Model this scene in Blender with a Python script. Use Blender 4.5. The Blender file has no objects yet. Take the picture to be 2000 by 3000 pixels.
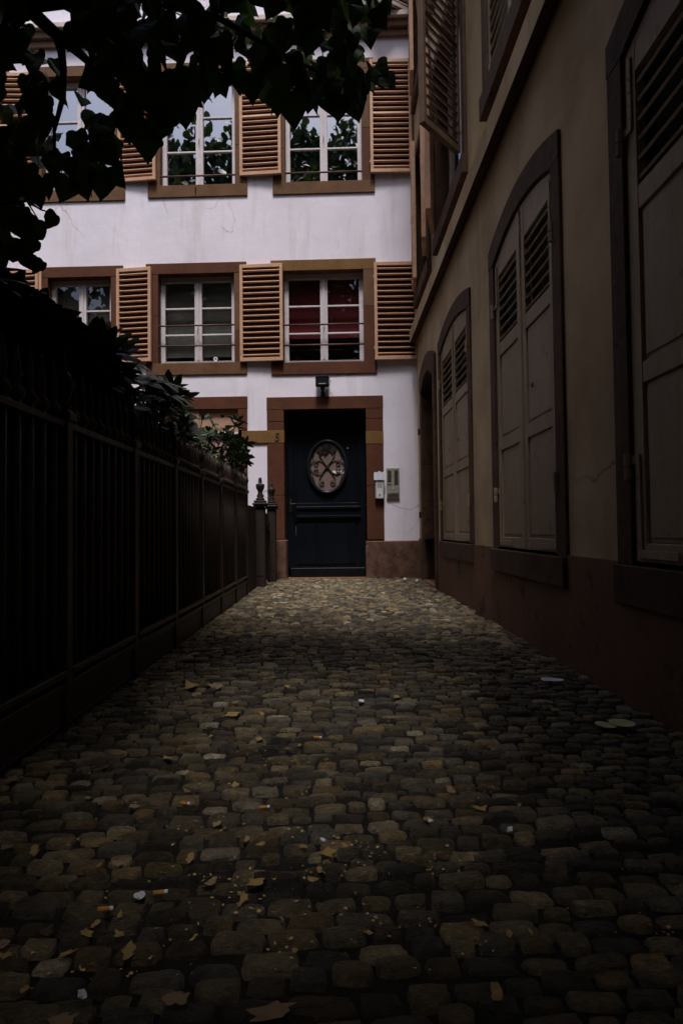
import bpy, bmesh, math, random
import numpy as np
from mathutils import Vector, Matrix
random.seed(7); rng = np.random.default_rng(7)
C = bpy.context.scene.collection
R = math.radians; PI = math.pi

# ------------------------------------------------------------------ camera
FPX, HC = 1800.0, 0.69                       # focal length in photo pixels, eye height
_d = Vector(((986-1000)/FPX, (1550-1500)/FPX, 1)).normalized()     # alley axis in camera axes (x right, y down, z forward)
_u = Vector((-.011, -1, 0)); _u = (_u - _d*_u.dot(_d)).normalized()
_x = _d.cross(_u)
RW = Matrix((_x, _d, _u))                    # camera axes -> world
cam_d = bpy.data.cameras.new('camera'); cam = bpy.data.objects.new('camera', cam_d); C.objects.link(cam)
cam_d.sensor_fit = 'VERTICAL'; cam_d.sensor_height = 36; cam_d.lens = 36*FPX/3000
cam_d.clip_start = .02; cam_d.clip_end = 500
m = (RW @ Matrix(((1,0,0),(0,-1,0),(0,0,-1)))).to_4x4(); m.translation = (0,0,HC); cam.matrix_world = m
bpy.context.scene.camera = cam
def ray(x, y):                               # photo position (1568 wide copy) -> direction
    k = 2000/1568
    return RW @ Vector(((x*k-1000)/FPX, (y*k-1500)/FPX, 1))
def at(x, y, Y):                             # point of the place at depth Y
    r = ray(x, y); return r*(Y/r.y) + Vector((0,0,HC))
def on_ground(x, y, z=.02):
    r = ray(x, y); return r*((z-HC)/r.z) + Vector((0,0,HC))
def project(p):
    q = RW.transposed() @ (Vector(p)-Vector((0,0,HC)))
    if q.z < .05: return (9e9, 9e9)
    k = 1568/2000
    return ((q.x/q.z*FPX+1000)*k, (q.y/q.z*FPX+1500)*k)

# ------------------------------------------------------------------ light
SUN_EL, SUN_AZ = R(68), R(0.5)                 # behind the camera, a little to the right
sd = Vector((math.sin(SUN_AZ)*math.cos(SUN_EL), -math.cos(SUN_AZ)*math.cos(SUN_EL), math.sin(SUN_EL)))
L = bpy.data.lights.new('sun', 'SUN'); L.energy = 1.5; L.angle = R(12); L.color = (1, .96, .95)
lo = bpy.data.objects.new('sun', L); C.objects.link(lo); lo.rotation_euler = sd.to_track_quat('Z', 'Y').to_euler()
W = bpy.data.worlds.new('World'); bpy.context.scene.world = W; W.use_nodes = True
nt = W.node_tree; bg = nt.nodes['Background']; sk = nt.nodes.new('ShaderNodeTexSky')
sk.sky_type = 'NISHITA'; sk.sun_disc = False; sk.sun_elevation = SUN_EL; sk.sun_rotation = PI - SUN_AZ
sk.dust_density = 4.0; sk.air_density = 1.0
nt.links.new(sk.outputs[0], bg.inputs[0]); bg.inputs[1].default_value = .07
S = bpy.context.scene; S.render.engine = 'CYCLES'
S.view_settings.view_transform = 'Standard'; S.view_settings.look = 'None'; S.view_settings.gamma = 1; S.view_settings.exposure = 1.25
S.cycles.max_bounces = 6; S.cycles.transparent_max_bounces = 12; S.cycles.use_denoising = True; S.cycles.sample_clamp_indirect = 4

# ------------------------------------------------------------------ materials
def nodes(name):
    M = bpy.data.materials.new(name); M.use_nodes = True
    t = M.node_tree; return M, t, t.nodes['Principled BSDF']
def N(t, kind, **kw):
    n = t.nodes.new(kind)
    for k, v in kw.items(): setattr(n, k, v)
    return n
def noise(t, scale, detail=4, rough=.6, coord='Object', stretch=None, off=0):
    tc = N(t, 'ShaderNodeTexCoord'); mp = N(t, 'ShaderNodeMapping')
    if stretch: mp.inputs['Scale'].default_value = stretch
    mp.inputs['Location'].default_value = (off, off*.7, off*.3)
    t.links.new(tc.outputs[coord], mp.inputs[0])
    n = N(t, 'ShaderNodeTexNoise'); n.inputs['Scale'].default_value = scale; n.inputs['Detail'].default_value = detail
    n.inputs['Roughness'].default_value = rough
    t.links.new(mp.outputs[0], n.inputs['Vector']); return n.outputs['Fac']
def ramp(t, src, stops):
    r = N(t, 'ShaderNodeValToRGB'); e = r.color_ramp.elements
    while len(e) < len(stops): e.new(.5)
    for q, (p, c) in zip(e, stops): q.position = p; q.color = (*c, 1) if len(c) == 3 else c
    t.links.new(src, r.inputs[0]); return r.outputs[0]
def mix(t, a, b, fac, mode='MIX'):
    n = N(t, 'ShaderNodeMixRGB', blend_type=mode)
    for s, v in ((n.inputs[1], a), (n.inputs[2], b), (n.inputs[0], fac)):
        if isinstance(v, (tuple, float, int)): s.default_value = (*v, 1) if isinstance(v, tuple) else v
        else: t.links.new(v, s)
    return n.outputs[0]
def bump(t, p, h, strength, dist=.01):
    b = N(t, 'ShaderNodeBump'); b.inputs['Strength'].default_value = strength; b.inputs['Distance'].default_value = dist
    t.links.new(h, b.inputs['Height']); t.links.new(b.outputs[0], p.inputs['Normal'])
def surf(name, c1, c2, scale=4, rough=.8, spots=None, bstr=.3, bscale=40, bdist=.006, stretch=None, spec=.3, lo=.35, hi=.65):
    M, t, p = nodes(name)
    col = ramp(t, noise(t, scale, 5, .65, stretch=stretch), [(lo, c1), (hi, c2)])
    fine = ramp(t, noise(t, scale*9, 4, .7, stretch=stretch, off=3), [(.3, (.82,.82,.82)), (.7, (1.1,1.1,1.1))])
    col = mix(t, col, fine, 1.0, 'MULTIPLY')
    if spots:                                # (colour, noise scale, threshold)
        for k, (c, s, th) in enumerate(spots):
            f = ramp(t, noise(t, s, 6, .7, off=7+5*k), [(th, (0,0,0)), (min(th+.06, 1), (1,1,1))])
            col = mix(t, col, c, f)
    t.links.new(col, p.inputs['Base Color']); p.inputs['Roughness'].default_value = rough
    p.inputs['Specular IOR Level'].default_value = spec
    if bstr: bump(t, p, noise(t, bscale, 6, .7), bstr, bdist)
    return M
MT = {}
def plaster(name, base, dirty, streak):
    M, t, p = nodes(name)
    col = ramp(t, noise(t, 1.3, 6, .6), [(.38, dirty), (.6, base)])
    f = ramp(t, noise(t, 1.0, 5, .7, stretch=(5, 5, .45), off=4), [(.54, (0,0,0)), (.74, (.45,.45,.45))])
    col = mix(t, col, streak, f)
    f2 = ramp(t, noise(t, 9, 6, .75, off=9), [(.66, (0,0,0)), (.76, (.5,.5,.5))])
    col = mix(t, col, streak, f2)
    tc = N(t, 'ShaderNodeTexCoord'); wn = N(t, 'ShaderNodeTexNoise'); wn.inputs['Scale'].default_value = 3; wn.inputs['Detail'].default_value = 5; t.links.new(tc.outputs['Object'], wn.inputs['Vector'])
    wp = mix(t, tc.outputs['Object'], wn.outputs['Color'], .22); vo = N(t, 'ShaderNodeTexVoronoi', feature='DISTANCE_TO_EDGE'); vo.inputs['Scale'].default_value = 1.15; t.links.new(wp, vo.inputs['Vector'])
    ck = ramp(t, vo.outputs['Distance'], [(.0, (1,1,1)), (.006, (0,0,0))]); ms = ramp(t, noise(t, .9, 3, .5, off=21), [(.54, (0,0,0)), (.62, (.75,.75,.75))])
    col = mix(t, col, tuple(c*.45 for c in streak), mix(t, ck, ms, 1.0, 'MULTIPLY'))
    t.links.new(col, p.inputs['Base Color']); p.inputs['Roughness'].default_value = .9; p.inputs['Specular IOR Level'].default_value = .15
    a = noise(t, 7, 4, .6); b = noise(t, 90, 5, .7)
    ad = N(t, 'ShaderNodeMath', operation='MULTIPLY_ADD'); ad.inputs[1].default_value = 4.0
    t.links.new(a, ad.inputs[0]); t.links.new(b, ad.inputs[2]); bump(t, p, ad.outputs[0], .18, .006)
    return M
MT['white'] = plaster('white_plaster', (.80,.765,.87), (.735,.70,.79), (.52,.45,.44))
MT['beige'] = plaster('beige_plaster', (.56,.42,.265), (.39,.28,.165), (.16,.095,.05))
MT['plinth'] = surf('red_brown_plinth_paint', (.145,.070,.040), (.19,.092,.054), 2.5, .75, [((.06,.035,.022), 4, .58), ((.22,.15,.10), 11, .68)], .4, 30)
MT['red'] = surf('red_sandstone', (.074,.024,.011), (.105,.035,.015), 3, .85, [((.07,.026,.014), 14, .6)], .35, 60)
MT['redworn'] = surf('worn_red_sandstone', (.07,.032,.022), (.16,.085,.058), 7, .85, [((.26,.18,.14), 11, .62), ((.03,.018,.013), 5, .6)], .6, 45, .012)
MT['yellow'] = surf('yellow_sandstone', (.14,.070,.021), (.19,.102,.034), 4, .85, [((.11,.055,.02), 14, .62)], .35, 60)
MT['tan'] = surf('tan_sandstone', (.105,.050,.023), (.15,.077,.037), 4, .85, [((.09,.045,.02), 12, .6)], .35, 60)
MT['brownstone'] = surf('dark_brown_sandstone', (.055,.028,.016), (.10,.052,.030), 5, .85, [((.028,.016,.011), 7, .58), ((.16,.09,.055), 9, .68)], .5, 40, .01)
MT['ochre'] = surf('ochre_shutter_paint', (.48,.27,.165), (.58,.35,.23), 6, .6, [((.24,.12,.065), 22, .62), ((.58,.40,.28), 35, .70)], .15, 80, spec=.35)
MT['gap_shade'] = surf('slat_gap_shade', (.018,.007,.005), (.028,.010,.007), 6, .8, None, .1, 60)  # dark colour imitates the shade between shutter slats
MT['greypaint'] = surf('grey_shutter_paint', (.30,.222,.148), (.36,.275,.19), 3, .62, [((.13,.10,.08), 26, .70), ((.20,.15,.105), 5, .60), ((.10,.072,.05), 13, .70)], .2, 60, stretch=(1.6,1.6,.35))
MT['darkshutter'] = surf('dark_brown_shutter_paint', (.10,.058,.036), (.14,.085,.052), 6, .7, None, .15, 80)
MT['frame'] = surf('white_window_paint', (.54,.49,.52), (.64,.585,.62), 5, .5, [((.4,.34,.32), 30, .68)], .1, 60, spec=.4)
MT['iron'] = surf('dark_iron', (.020,.016,.014), (.030,.023,.019), 12, .5, None, .2, 90, spec=.15)
MT['fence'] = surf('brown_fence_paint', (.028,.018,.014), (.042,.027,.020), 8, .5, [((.11,.055,.03), 40, .70)], .25, 70, spec=.35)
MT['rustbar'] = surf('rusty_bar', (.07,.035,.026), (.11,.055,.04), 14, .6, None, .2, 90)
MT['wood'] = surf('dark_red_wood', (.014,.008,.006), (.024,.013,.009), 4, .75, None, .3, 50, stretch=(8,8,1))
MT['cornice'] = surf('brown_cornice_wood', (.17,.10,.068), (.22,.135,.09), 3, .8, None, .2, 50)
MT['palewood'] = surf('pale_painted_board', (.50,.43,.40), (.60,.52,.49), 3, .7, None, .15, 50)
MT['door'] = surf('black_blue_door_paint', (.0036,.0047,.0070), (.0058,.0074,.0110), 4, .28, [((.06,.04,.028), 34, .735)], .12, 60, spec=.22, stretch=(2,2,.6))
MT['doorbare'] = surf('worn_bare_door_wood', (.06,.036,.02), (.09,.055,.034), 20, .8)
MT['dooroval'] = surf('glossy_black_moulding', (.012,.014,.017), (.012,.014,.018), 5, .3, None, 0, spec=.14)
MT['beige_reflection'] = surf('beige_reflection_pane', (.165,.118,.105), (.19,.14,.125), 30, .35, None, .1, 200)  # reflection of the house opposite painted in as the pane's beige
MT['paper'] = surf('white_paper', (.70,.70,.78), (.78,.78,.86), 8, .8, None, .1, 60)
MT['cream'] = surf('cream_panel_paint', (.40,.235,.165), (.44,.265,.185), 3, .6, None, .1, 60)
MT['steel'] = surf('brushed_steel', (.27,.245,.215), (.33,.30,.265), 9, .42, None, .08, 100, stretch=(1,1,12))
MT['button'] = surf('dark_name_strip', (.045,.04,.034), (.06,.055,.045), 20, .5)
MT['whiteplastic'] = surf('white_plastic', (.62,.62,.66), (.68,.68,.72), 10, .4, None, .05, 60)
MT['soil'] = surf('garden_soil', (.02,.015,.01), (.04,.03,.02), 8, .95, None, .8, 30, .03)
MT['earth'] = surf('plain_ground', (.05,.045,.04), (.07,.062,.052), 2, .95, None, .5, 30, .02)
MT['dirt'] = surf('joint_dirt', (.008,.0065,.0045), (.020,.016,.011), 25, .95, [((.045,.035,.02), 60, .66)], .8, 120, .006)
MT['bark'] = surf('tree_bark', (.022,.016,.012), (.04,.03,.022), 10, .9, None, .8, 30, .02, stretch=(1,1,.3))
MT['roof'] = surf('brown_roof_tile', (.09,.045,.03), (.14,.07,.045), 6, .85, None, .5, 14, .03)
MT['greyblind'] = surf('grey_roller_blind', (.12,.115,.10), (.15,.145,.125), 2, .8, None, .1, 60)
MT['redblind'] = surf('red_roller_blind', (.13,.010,.015), (.16,.013,.020), 2, .8, None, .1, 60)
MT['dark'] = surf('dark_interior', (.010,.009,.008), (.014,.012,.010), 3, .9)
MT['butt'] = surf('orange_cork_paper', (.45,.20,.035), (.55,.27,.06), 30, .7)
MT['grit'] = surf('pale_grit', (.66,.64,.66), (.8,.78,.8), 20, .7)
MT['palepad'] = surf('pale_green_dry_leaf', (.42,.40,.20), (.54,.51,.27), 12, .7, [((.10,.085,.04), 30, .64)], .3, 50)
MT['dryleaf'] = surf('dry_yellow_leaf', (.25,.16,.055), (.40,.27,.10), 25, .75, [((.07,.038,.016), 60, .62)], .3, 80)
MT['tanleaf'] = surf('dry_tan_leaf', (.20,.14,.075), (.34,.25,.14), 25, .75, [((.06,.038,.02), 60, .62)], .3, 80)
MT['crumb'] = surf('yellow_leaf_crumb', (.34,.21,.06), (.66,.47,.19), 60, .7, None, 0)
MT['brownleaf'] = surf('dry_brown_leaf', (.055,.032,.016), (.10,.058,.028), 25, .75, None, .3, 80)
def glass(name, fac):
    M, t, p = nodes(name); out = t.nodes['Material Output']
    g = N(t, 'ShaderNodeBsdfGlossy'); g.inputs['Roughness'].default_value = .01; g.inputs['Color'].default_value = (.95,.95,1,1)
    tr = N(t, 'ShaderNodeBsdfTransparent'); tr.inputs['Color'].default_value = (.8,.82,.82,1)
    mx = N(t, 'ShaderNodeMixShader'); mx.inputs[0].default_value = fac
    b = N(t, 'ShaderNodeBump'); b.inputs['Strength'].default_value = .12; b.inputs['Distance'].default_value = .004
    t.links.new(noise(t, 3.2, 2), b.inputs['Height']); t.links.new(b.outputs[0], g.inputs['Normal'])
    t.links.new(tr.outputs[0], mx.inputs[1]); t.links.new(g.outputs[0], mx.inputs[2]); t.links.new(mx.outputs[0], out.inputs[0]); return M
MT['glass'] = glass('window_glass', .45); MT['clearglass'] = glass('clear_window_glass', .10)
def leafmat(name, c1, c2, trans, rough=.45, tw=.35):
    M, t, p = nodes(name); out = t.nodes['Material Output']
    col = ramp(t, noise(t, 5, 4), [(.35, c1), (.65, c2)])
    t.links.new(col, p.inputs['Base Color']); p.inputs['Roughness'].default_value = rough; p.inputs['Specular IOR Level'].default_value = .12
    tl = N(t, 'ShaderNodeBsdfTranslucent'); tl.inputs['Color'].default_value = (*trans, 1)
    mx = N(t, 'ShaderNodeMixShader'); mx.inputs[0].default_value = tw
    t.links.new(p.outputs[0], mx.inputs[1]); t.links.new(tl.outputs[0], mx.inputs[2]); t.links.new(mx.outputs[0], out.inputs[0]); return M
MT['leaf'] = leafmat('broad_green_leaf', (.020,.034,.013), (.040,.064,.021), (.05,.10,.015), .45, .16)
MT['laurel'] = leafmat('dark_glossy_leaf', (.034,.050,.027), (.058,.080,.040), (.02,.035,.01), .30, .08)
def stone_mat():
    M, t, p = nodes('cobble_stone')
    a = N(t, 'ShaderNodeAttribute', attribute_name='stone')
    v = ramp(t, noise(t, 38, 6, .72), [(.3, (.45,.45,.45)), (.7, (1.5,1.46,1.36))])
    v2 = ramp(t, noise(t, 170, 5, .7, stretch=(.5,1.6,1)), [(.3, (.42,.42,.42)), (.60, (1.2,1.2,1.2)), (.72, (3.0,2.8,2.4))])  # fine stone grain; the brightest stop paints warm glints into the colour
    col = mix(t, mix(t, a.outputs['Color'], v, 1.0, 'MULTIPLY'), v2, 1.0, 'MULTIPLY')
    t.links.new(col, p.inputs['Base Color'])
    rr = N(t, 'ShaderNodeMapRange'); rr.inputs[3].default_value = .20; rr.inputs[4].default_value = .48
    t.links.new(noise(t, 55, 4), rr.inputs[0]); t.links.new(rr.outputs[0], p.inputs['Roughness'])
    p.inputs['Specular IOR Level'].default_value = .75
    q = N(t, 'ShaderNodeMath', operation='ADD'); t.links.new(noise(t, 45, 6, .7), q.inputs[0]); t.links.new(noise(t, 260, 4, .7, stretch=(.5,1.6,1)), q.inputs[1])
    bump(t, p, q.outputs[0], 1.0, .012); return M
MT['stone'] = stone_mat()

# ------------------------------------------------------------------ mesh builder
class MB:
    def __init__(s): s.v = []; s.f = []
    def add(s, vs, fs):
        o = len(s.v); s.v += [tuple(p) for p in vs]; s.f += [tuple(i+o for i in q) for q in fs]; return s
    def box(s, x0, x1, y0, y1, z0, z1, c=.003):
        x0, x1 = min(x0,x1), max(x0,x1); y0, y1 = min(y0,y1), max(y0,y1); z0, z1 = min(z0,z1), max(z0,z1)
        c = min(c, (x1-x0)*.3, (y1-y0)*.3, (z1-z0)*.3)
        if c <= 0:
            vs = [(x,y,z) for z in (z0,z1) for y in (y0,y1) for x in (x0,x1)]
            return s.add(vs, [(0,2,3,1),(4,5,7,6),(0,1,5,4),(2,6,7,3),(0,4,6,2),(1,3,7,5)])
        bm = bmesh.new(); r = bmesh.ops.create_cube(bm, size=1)
        for v in bm.verts: v.co = ((v.co.x+.5)*(x1-x0)+x0, (v.co.y+.5)*(y1-y0)+y0, (v.co.z+.5)*(z1-z0)+z0)
        bmesh.ops.bevel(bm, geom=bm.edges[:], offset=c, segments=1, affect='EDGES')
        bm.verts.index_update()
        s.add([v.co[:] for v in bm.verts], [[v.index for v in f.verts] for f in bm.faces]); bm.free(); return s
    def obox(s, M4, sx, sy, sz, c=.002):     # oriented box, M4 placed
        t = MB().box(-sx/2, sx/2, -sy/2, sy/2, -sz/2, sz/2, c)
        return s.add([M4 @ Vector(p) for p in t.v], t.f)
    def tube(s, pts, r, n=8, cap=True):
        pts = [Vector(p) for p in pts]; rs = r if isinstance(r, (list, tuple)) else [r]*len(pts)
        vs = []; fs = []; ref = None
        for i, p in enumerate(pts):
            d = (pts[min(i+1, len(pts)-1)]-pts[max(i-1, 0)]).normalized()
            if ref is None: ref = Vector((0,0,1)) if abs(d.z) < .9 else Vector((1,0,0))
            a = d.cross(ref).normalized(); b = d.cross(a).normalized(); ref = -b if False else ref
            for k in range(n):
                t = 2*PI*k/n; vs.append(p + (a*math.cos(t)+b*math.sin(t))*rs[i])
        for i in range(len(pts)-1):
            for k in range(n):
                fs.append((i*n+k, i*n+(k+1)%n, (i+1)*n+(k+1)%n, (i+1)*n+k))
        if cap: fs.append(tuple(range(n))); fs.append(tuple((len(pts)-1)*n+k for k in reversed(range(n))))
        return s.add(vs, fs)
    def lathe(s, prof, o=(0,0,0), n=12):     # (radius, z) profile about z
        vs = [(o[0]+r*math.cos(2*PI*k/n), o[1]+r*math.sin(2*PI*k/n), o[2]+z) for r, z in prof for k in range(n)]
        fs = [(i*n+k, i*n+(k+1)%n, (i+1)*n+(k+1)%n, (i+1)*n+k) for i in range(len(prof)-1) for k in range(n)]
        fs += [tuple(reversed(range(n))), tuple((len(prof)-1)*n+k for k in range(n))]
        return s.add(vs, fs)
    def prism(s, poly, y0, y1):              # (x,z) polygon extruded along y
        n = len(poly); vs = [(x,y0,z) for x,z in poly]+[(x,y1,z) for x,z in poly]
        return s.add(vs, [tuple(range(n)), tuple(reversed(range(n,2*n)))]+[(i,(i+1)%n+0,(i+1)%n+n,i+n)[::-1] for i in range(n)])
    def strip(s, lower, upper, y0, y1):      # solid between two (x,z) polylines of equal length
        for i in range(len(lower)-1):
            a, b, c, d = lower[i], lower[i+1], upper[i+1], upper[i]
            vs = [(p[0],y,p[1]) for y in (y0,y1) for p in (a,b,c,d)]
            fs = [(0,1,2,3),(7,6,5,4),(0,4,5,1),(2,6,7,3)]
            if i == 0: fs.append((0,3,7,4))
            if i == len(lower)-2: fs.append((1,5,6,2))
            s.add(vs, fs)
        return s
    def xf(s, M4): s.v = [tuple(M4 @ Vector(p)) for p in s.v]; return s
def obj(name, mb, mat, parent=None, smooth=False, loc=None):
    me = bpy.data.meshes.new(name); me.from_pydata(mb.v, [], mb.f); me.update()
    me.materials.append(MT[mat])
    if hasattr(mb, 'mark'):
        me.materials.append(MT['gap_shade'])
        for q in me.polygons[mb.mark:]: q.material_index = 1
    bm = bmesh.new(); bm.from_mesh(me); bmesh.ops.recalc_face_normals(bm, faces=bm.faces[:]); bm.to_mesh(me); bm.free()
    if smooth: me.polygons.foreach_set('use_smooth', [True]*len(me.polygons))
    o = bpy.data.objects.new(name, me); C.objects.link(o)
    if parent: o.parent = parent
    if loc is not None: o.location = loc
    return o
def empty(name, loc, rz=0):
    o = bpy.data.objects.new(name, None); C.objects.link(o); o.location = loc; o.rotation_euler = (0,0,rz); o.empty_display_size = .2; return o
def tag(o, label=None, cat=None, group=None, kind=None):
    if label: o['label'] = label
    if cat: o['category'] = cat
    if group: o['group'] = group
    if kind: o['kind'] = kind
    return o
def wall_cells(mb, x0, x1, z0, z1, holes, y=0.0, depth=.3, step=None):
    xs = sorted({x0, x1, *[h[0] for h in holes], *[h[1] for h in holes]}); zs = sorted({z0, z1, *[h[2] for h in holes], *[h[3] for h in holes]})
    xs = [x for x in xs if x0 <= x <= x1]; zs = [z for z in zs if z0 <= z <= z1]
    for i in range(len(xs)-1):
        for j in range(len(zs)-1):
            cx, cz = (xs[i]+xs[i+1])/2, (zs[j]+zs[j+1])/2
            if any(h[0] < cx < h[1] and h[2] < cz < h[3] for h in holes): continue
            mb.add([(xs[i],y,zs[j]),(xs[i+1],y,zs[j]),(xs[i+1],y,zs[j+1]),(xs[i],y,zs[j+1])], [(0,1,2,3)])
    for a, b, c, d in holes:
        mb.add([(a,y,c),(b,y,c),(b,y,d),(a,y,d),(a,y+depth,c),(b,y+depth,c),(b,y+depth,d),(a,y+depth,d)],
               [(0,1,5,4),(1,2,6,5),(2,3,7,6),(3,0,4,7)])

# ------------------------------------------------------------------ setting
g = MB().add([(-60,-60,-.03),(60,-60,-.03),(60,60,-.03),(-60,60,-.03)], [(0,1,2,3)])
tag(obj('ground', g, 'earth'), kind='structure')
g = MB().add([(-8,-4,-.005),(-.97,-4,-.005),(-.97,8.9,-.005),(-8,8.9,-.005)], [(0,1,2,3)])
tag(obj('garden_soil', g, 'soil'), kind='structure')
g = MB().add([(-.97,-4,-.001),(1.16,-4,-.001),(1.16,8.7,-.001),(-.97,8.7,-.001)], [(0,1,2,3)])
tag(obj('joint_dirt', g, 'dirt'), kind='structure')
# cobbles: every stone its own dome, one paved surface
def cobbles():
    V = []; F = []; COL = []; base = 0
    y = -1.4
    while y < 8.44:
        rowh = random.uniform(.034, .050)
        x = -.955 - random.uniform(0, .05)
        ph = random.uniform(0, 6)
        while x < 1.12:
            w = random.uniform(.048, .092)
            if random.random() < .10: w *= 1.3
            x1 = x + w
            cx = (x+x1)/2; arc = .06*math.sin(1.6*cx+.4) + .012*math.sin(7*cx+ph)
            cy = y+rowh/2+arc+random.uniform(-.004,.004)
            hw = w/2-random.uniform(.0015,.005); hh = rowh/2-random.uniform(.0015,.005)
            if -.98 < cx < 1.11 and cy < 8.42:
                near = cy < 3.6
                n = 16 if near else 12
                e = random.uniform(3.2, 8.0); tz = random.uniform(-.007,.006)
                tilt = (random.uniform(-.09,.09), random.uniform(-.09,.09)); rot = random.uniform(-.09,.09)
                jit = [1+random.uniform(-.12,.06) for _ in range(n)]
                rings = [(1.0,-.016),(.99,.0035),(.93,.0095),(.5,.0118)] if near else [(1.0,-.016),(.97,.003),(.84,.0115),(.45,.0155)]
                vs = []
                for rr, z in rings:
                    for k in range(n):
                        t = 2*PI*k/n; c, s_ = math.cos(t), math.sin(t)
                        q = (abs(c)**e+abs(s_)**e)**(-1/e)*rr*jit[k]
                        px, py = q*c*hw, q*s_*hh
                        px, py = px*math.cos(rot)-py*math.sin(rot), px*math.sin(rot)+py*math.cos(rot)
                        zz = z+tz+(tilt[0]*px+tilt[1]*py if z > 0 else 0)
                        if near and z > .01: zz += random.uniform(-.0022,.0022)
                        vs.append((cx+px, cy+py, zz))
                vs.append((cx, cy, rings[-1][1]+.001+tz+random.uniform(-.001,.001)))
                m_ = len(rings)
                for i in range(m_-1):
                    for k in range(n):
                        F.append((base+i*n+k, base+i*n+(k+1)%n, base+(i+1)*n+(k+1)%n, base+(i+1)*n+k))
                for k in range(n): F.append((base+(m_-1)*n+k, base+(m_-1)*n+(k+1)%n, base+m_*n))
                t = random.random(); b = random.choice((.25,.4,.55,.75,.9,1,1.2,1.5,1.9))*random.uniform(.85,1.15)
                if t < .5: c = (.158,.126,.072)
                elif t < .7: c = (.190,.136,.064)
                elif t < .9: c = (.112,.098,.075)
                else: c = (.26,.222,.155)
                COL += [(c[0]*b, c[1]*b, c[2]*b, 1)]*len(vs)
                V += vs; base += len(vs)
            x = x1
        y += rowh
    me = bpy.data.meshes.new('cobbles'); me.from_pydata(V, [], F); me.update(); me.materials.append(MT['stone'])
    ca = me.color_attributes.new('stone', 'FLOAT_COLOR', 'POINT'); ca.data.foreach_set('color', np.array(COL, dtype=np.float32).ravel())
    me.polygons.foreach_set('use_smooth', [True]*len(me.polygons))
    o = bpy.data.objects.new('cobbled_alley', me); C.objects.link(o); return o
tag(cobbles(), kind='structure')

# ------------------------------------------------------------------ shutters
def louvre_shutter(w, h, slats, mid=None, thick=.050, tilt=9, stile=.042, up=True, back=True):
    """x 0..w, z 0..h, front at y=-thick; slats rise towards the viewer"""
    mb = MB(); rail = .05
    mb.box(0, stile, -thick, 0, 0, h); mb.box(w-stile, w, -thick, 0, 0, h)
    mb.box(stile, w-stile, -thick+.001, -.001, 0, rail*1.0); mb.box(stile, w-stile, -thick+.001, -.001, h-rail, h)
    pitch = (h-2*rail)/slats
    for k in range(slats):
        z = rail+pitch*(k+.5)
        M4 = Matrix.Translation((w/2, -thick/2, z)) @ Matrix.Rotation(R(-tilt if up else tilt), 4, 'X')
        mb.obox(M4, w-2*stile+.01, .036 if back else .066, .014 if mid != k else .032, .002)
    mb.box(.012, .022, -thick-.006, -thick, .10, .16, .001)
    for hz in (.16, h-.2): mb.box(-.012, .05, -.012, -.002, hz, hz+.03, .001)
    if not back: return mb
    mb.mark = len(mb.f); mb.box(stile-.005, w-stile+.005, -.012, -.006, rail-.01, h-rail+.01, 0)   # dark board added to stand in for shade in the slat gaps
    return mb

# ------------------------------------------------------------------ white house
house = tag(empty('white_house', (0, 8.45, 0), R(-2.2)), 'white plastered house with ochre shutters closing the end of the alley', 'house')
UX0, UX1, HT = -7.2, 1.30, 9.7
WIN = []   # (u0,u1,zbot,ztop) outer surround
low = [(-.877,.577,2.838,4.442,'yellow','red','redblind'), (-2.632,-1.222,2.86,4.436,'red','tan','greyblind'), (-4.20,-2.961,2.87,4.424,'red','tan','greyblind'), (-5.75,-4.5,2.88,4.42,'red','tan','greyblind')]
upp = [(-.839,.579,5.373,7.285,'tan','tan',None), (-2.60,-1.20,5.373,7.30,'tan','tan',None), (-4.289,-2.929,5.352,7.31,'tan','tan',None), (-5.9,-4.6,5.35,7.31,'tan','tan',None)]
DOOR = (-.948,.653,0,2.523); LEFTW = (-2.45,-1.221,1.0,2.545)
ATTIC = (.55, 1.20, 7.86, 9.2)
holes = [(w[0],w[1],w[2],w[3]) for w in low+upp]+[DOOR, LEFTW]
wm = MB(); wall_cells(wm, UX0, UX1, 0, HT, holes)
wm.add([(UX0,0,0),(UX0,5,0),(UX0,5,HT),(UX0,0,HT),(UX1,0,0),(UX1,5,0),(UX1,5,HT),(UX1,0,HT)], [(0,1,2,3),(4,7,6,5),(1,5,6,2),(3,2,6,7)])
# floors, so rooms stay dark
for z in (2.7, 5.2, 7.6): wm.add([(UX0,.35,z),(UX1,.35,z),(UX1,5,z),(UX0,5,z)], [(0,1,2,3)])
obj('wall', wm, 'white', house)
rf = MB(); rf.prism([(UX0-.3,HT),(UX1+.2,HT),(UX1+.2,HT+.06),(UX0-.3,HT+.06)], -.45, 5.3)
rf.add([(UX0-.3,-.5,HT+.06),(UX1+.2,-.5,HT+.06),(UX1+.2,2.5,HT+2.6),(UX0-.3,2.5,HT+2.6),(UX0-.3,5.4,HT+.06),(UX1+.2,5.4,HT+.06)], [(0,1,2,3),(3,2,5,4)])
obj('roof', rf, 'roof', house)
cm = MB()
cm.box(UX0, UX1-.1, -.05, 0, 7.565, 7.66); cm.box(UX0, UX1-.1, -.10, 0, 7.66, 7.76); obj('cornice', cm, 'cornice', house)
obj('cornice_board', MB().box(UX0, UX1-.1, -.16, 0, 7.76, 7.83), 'palewood', house)
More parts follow.
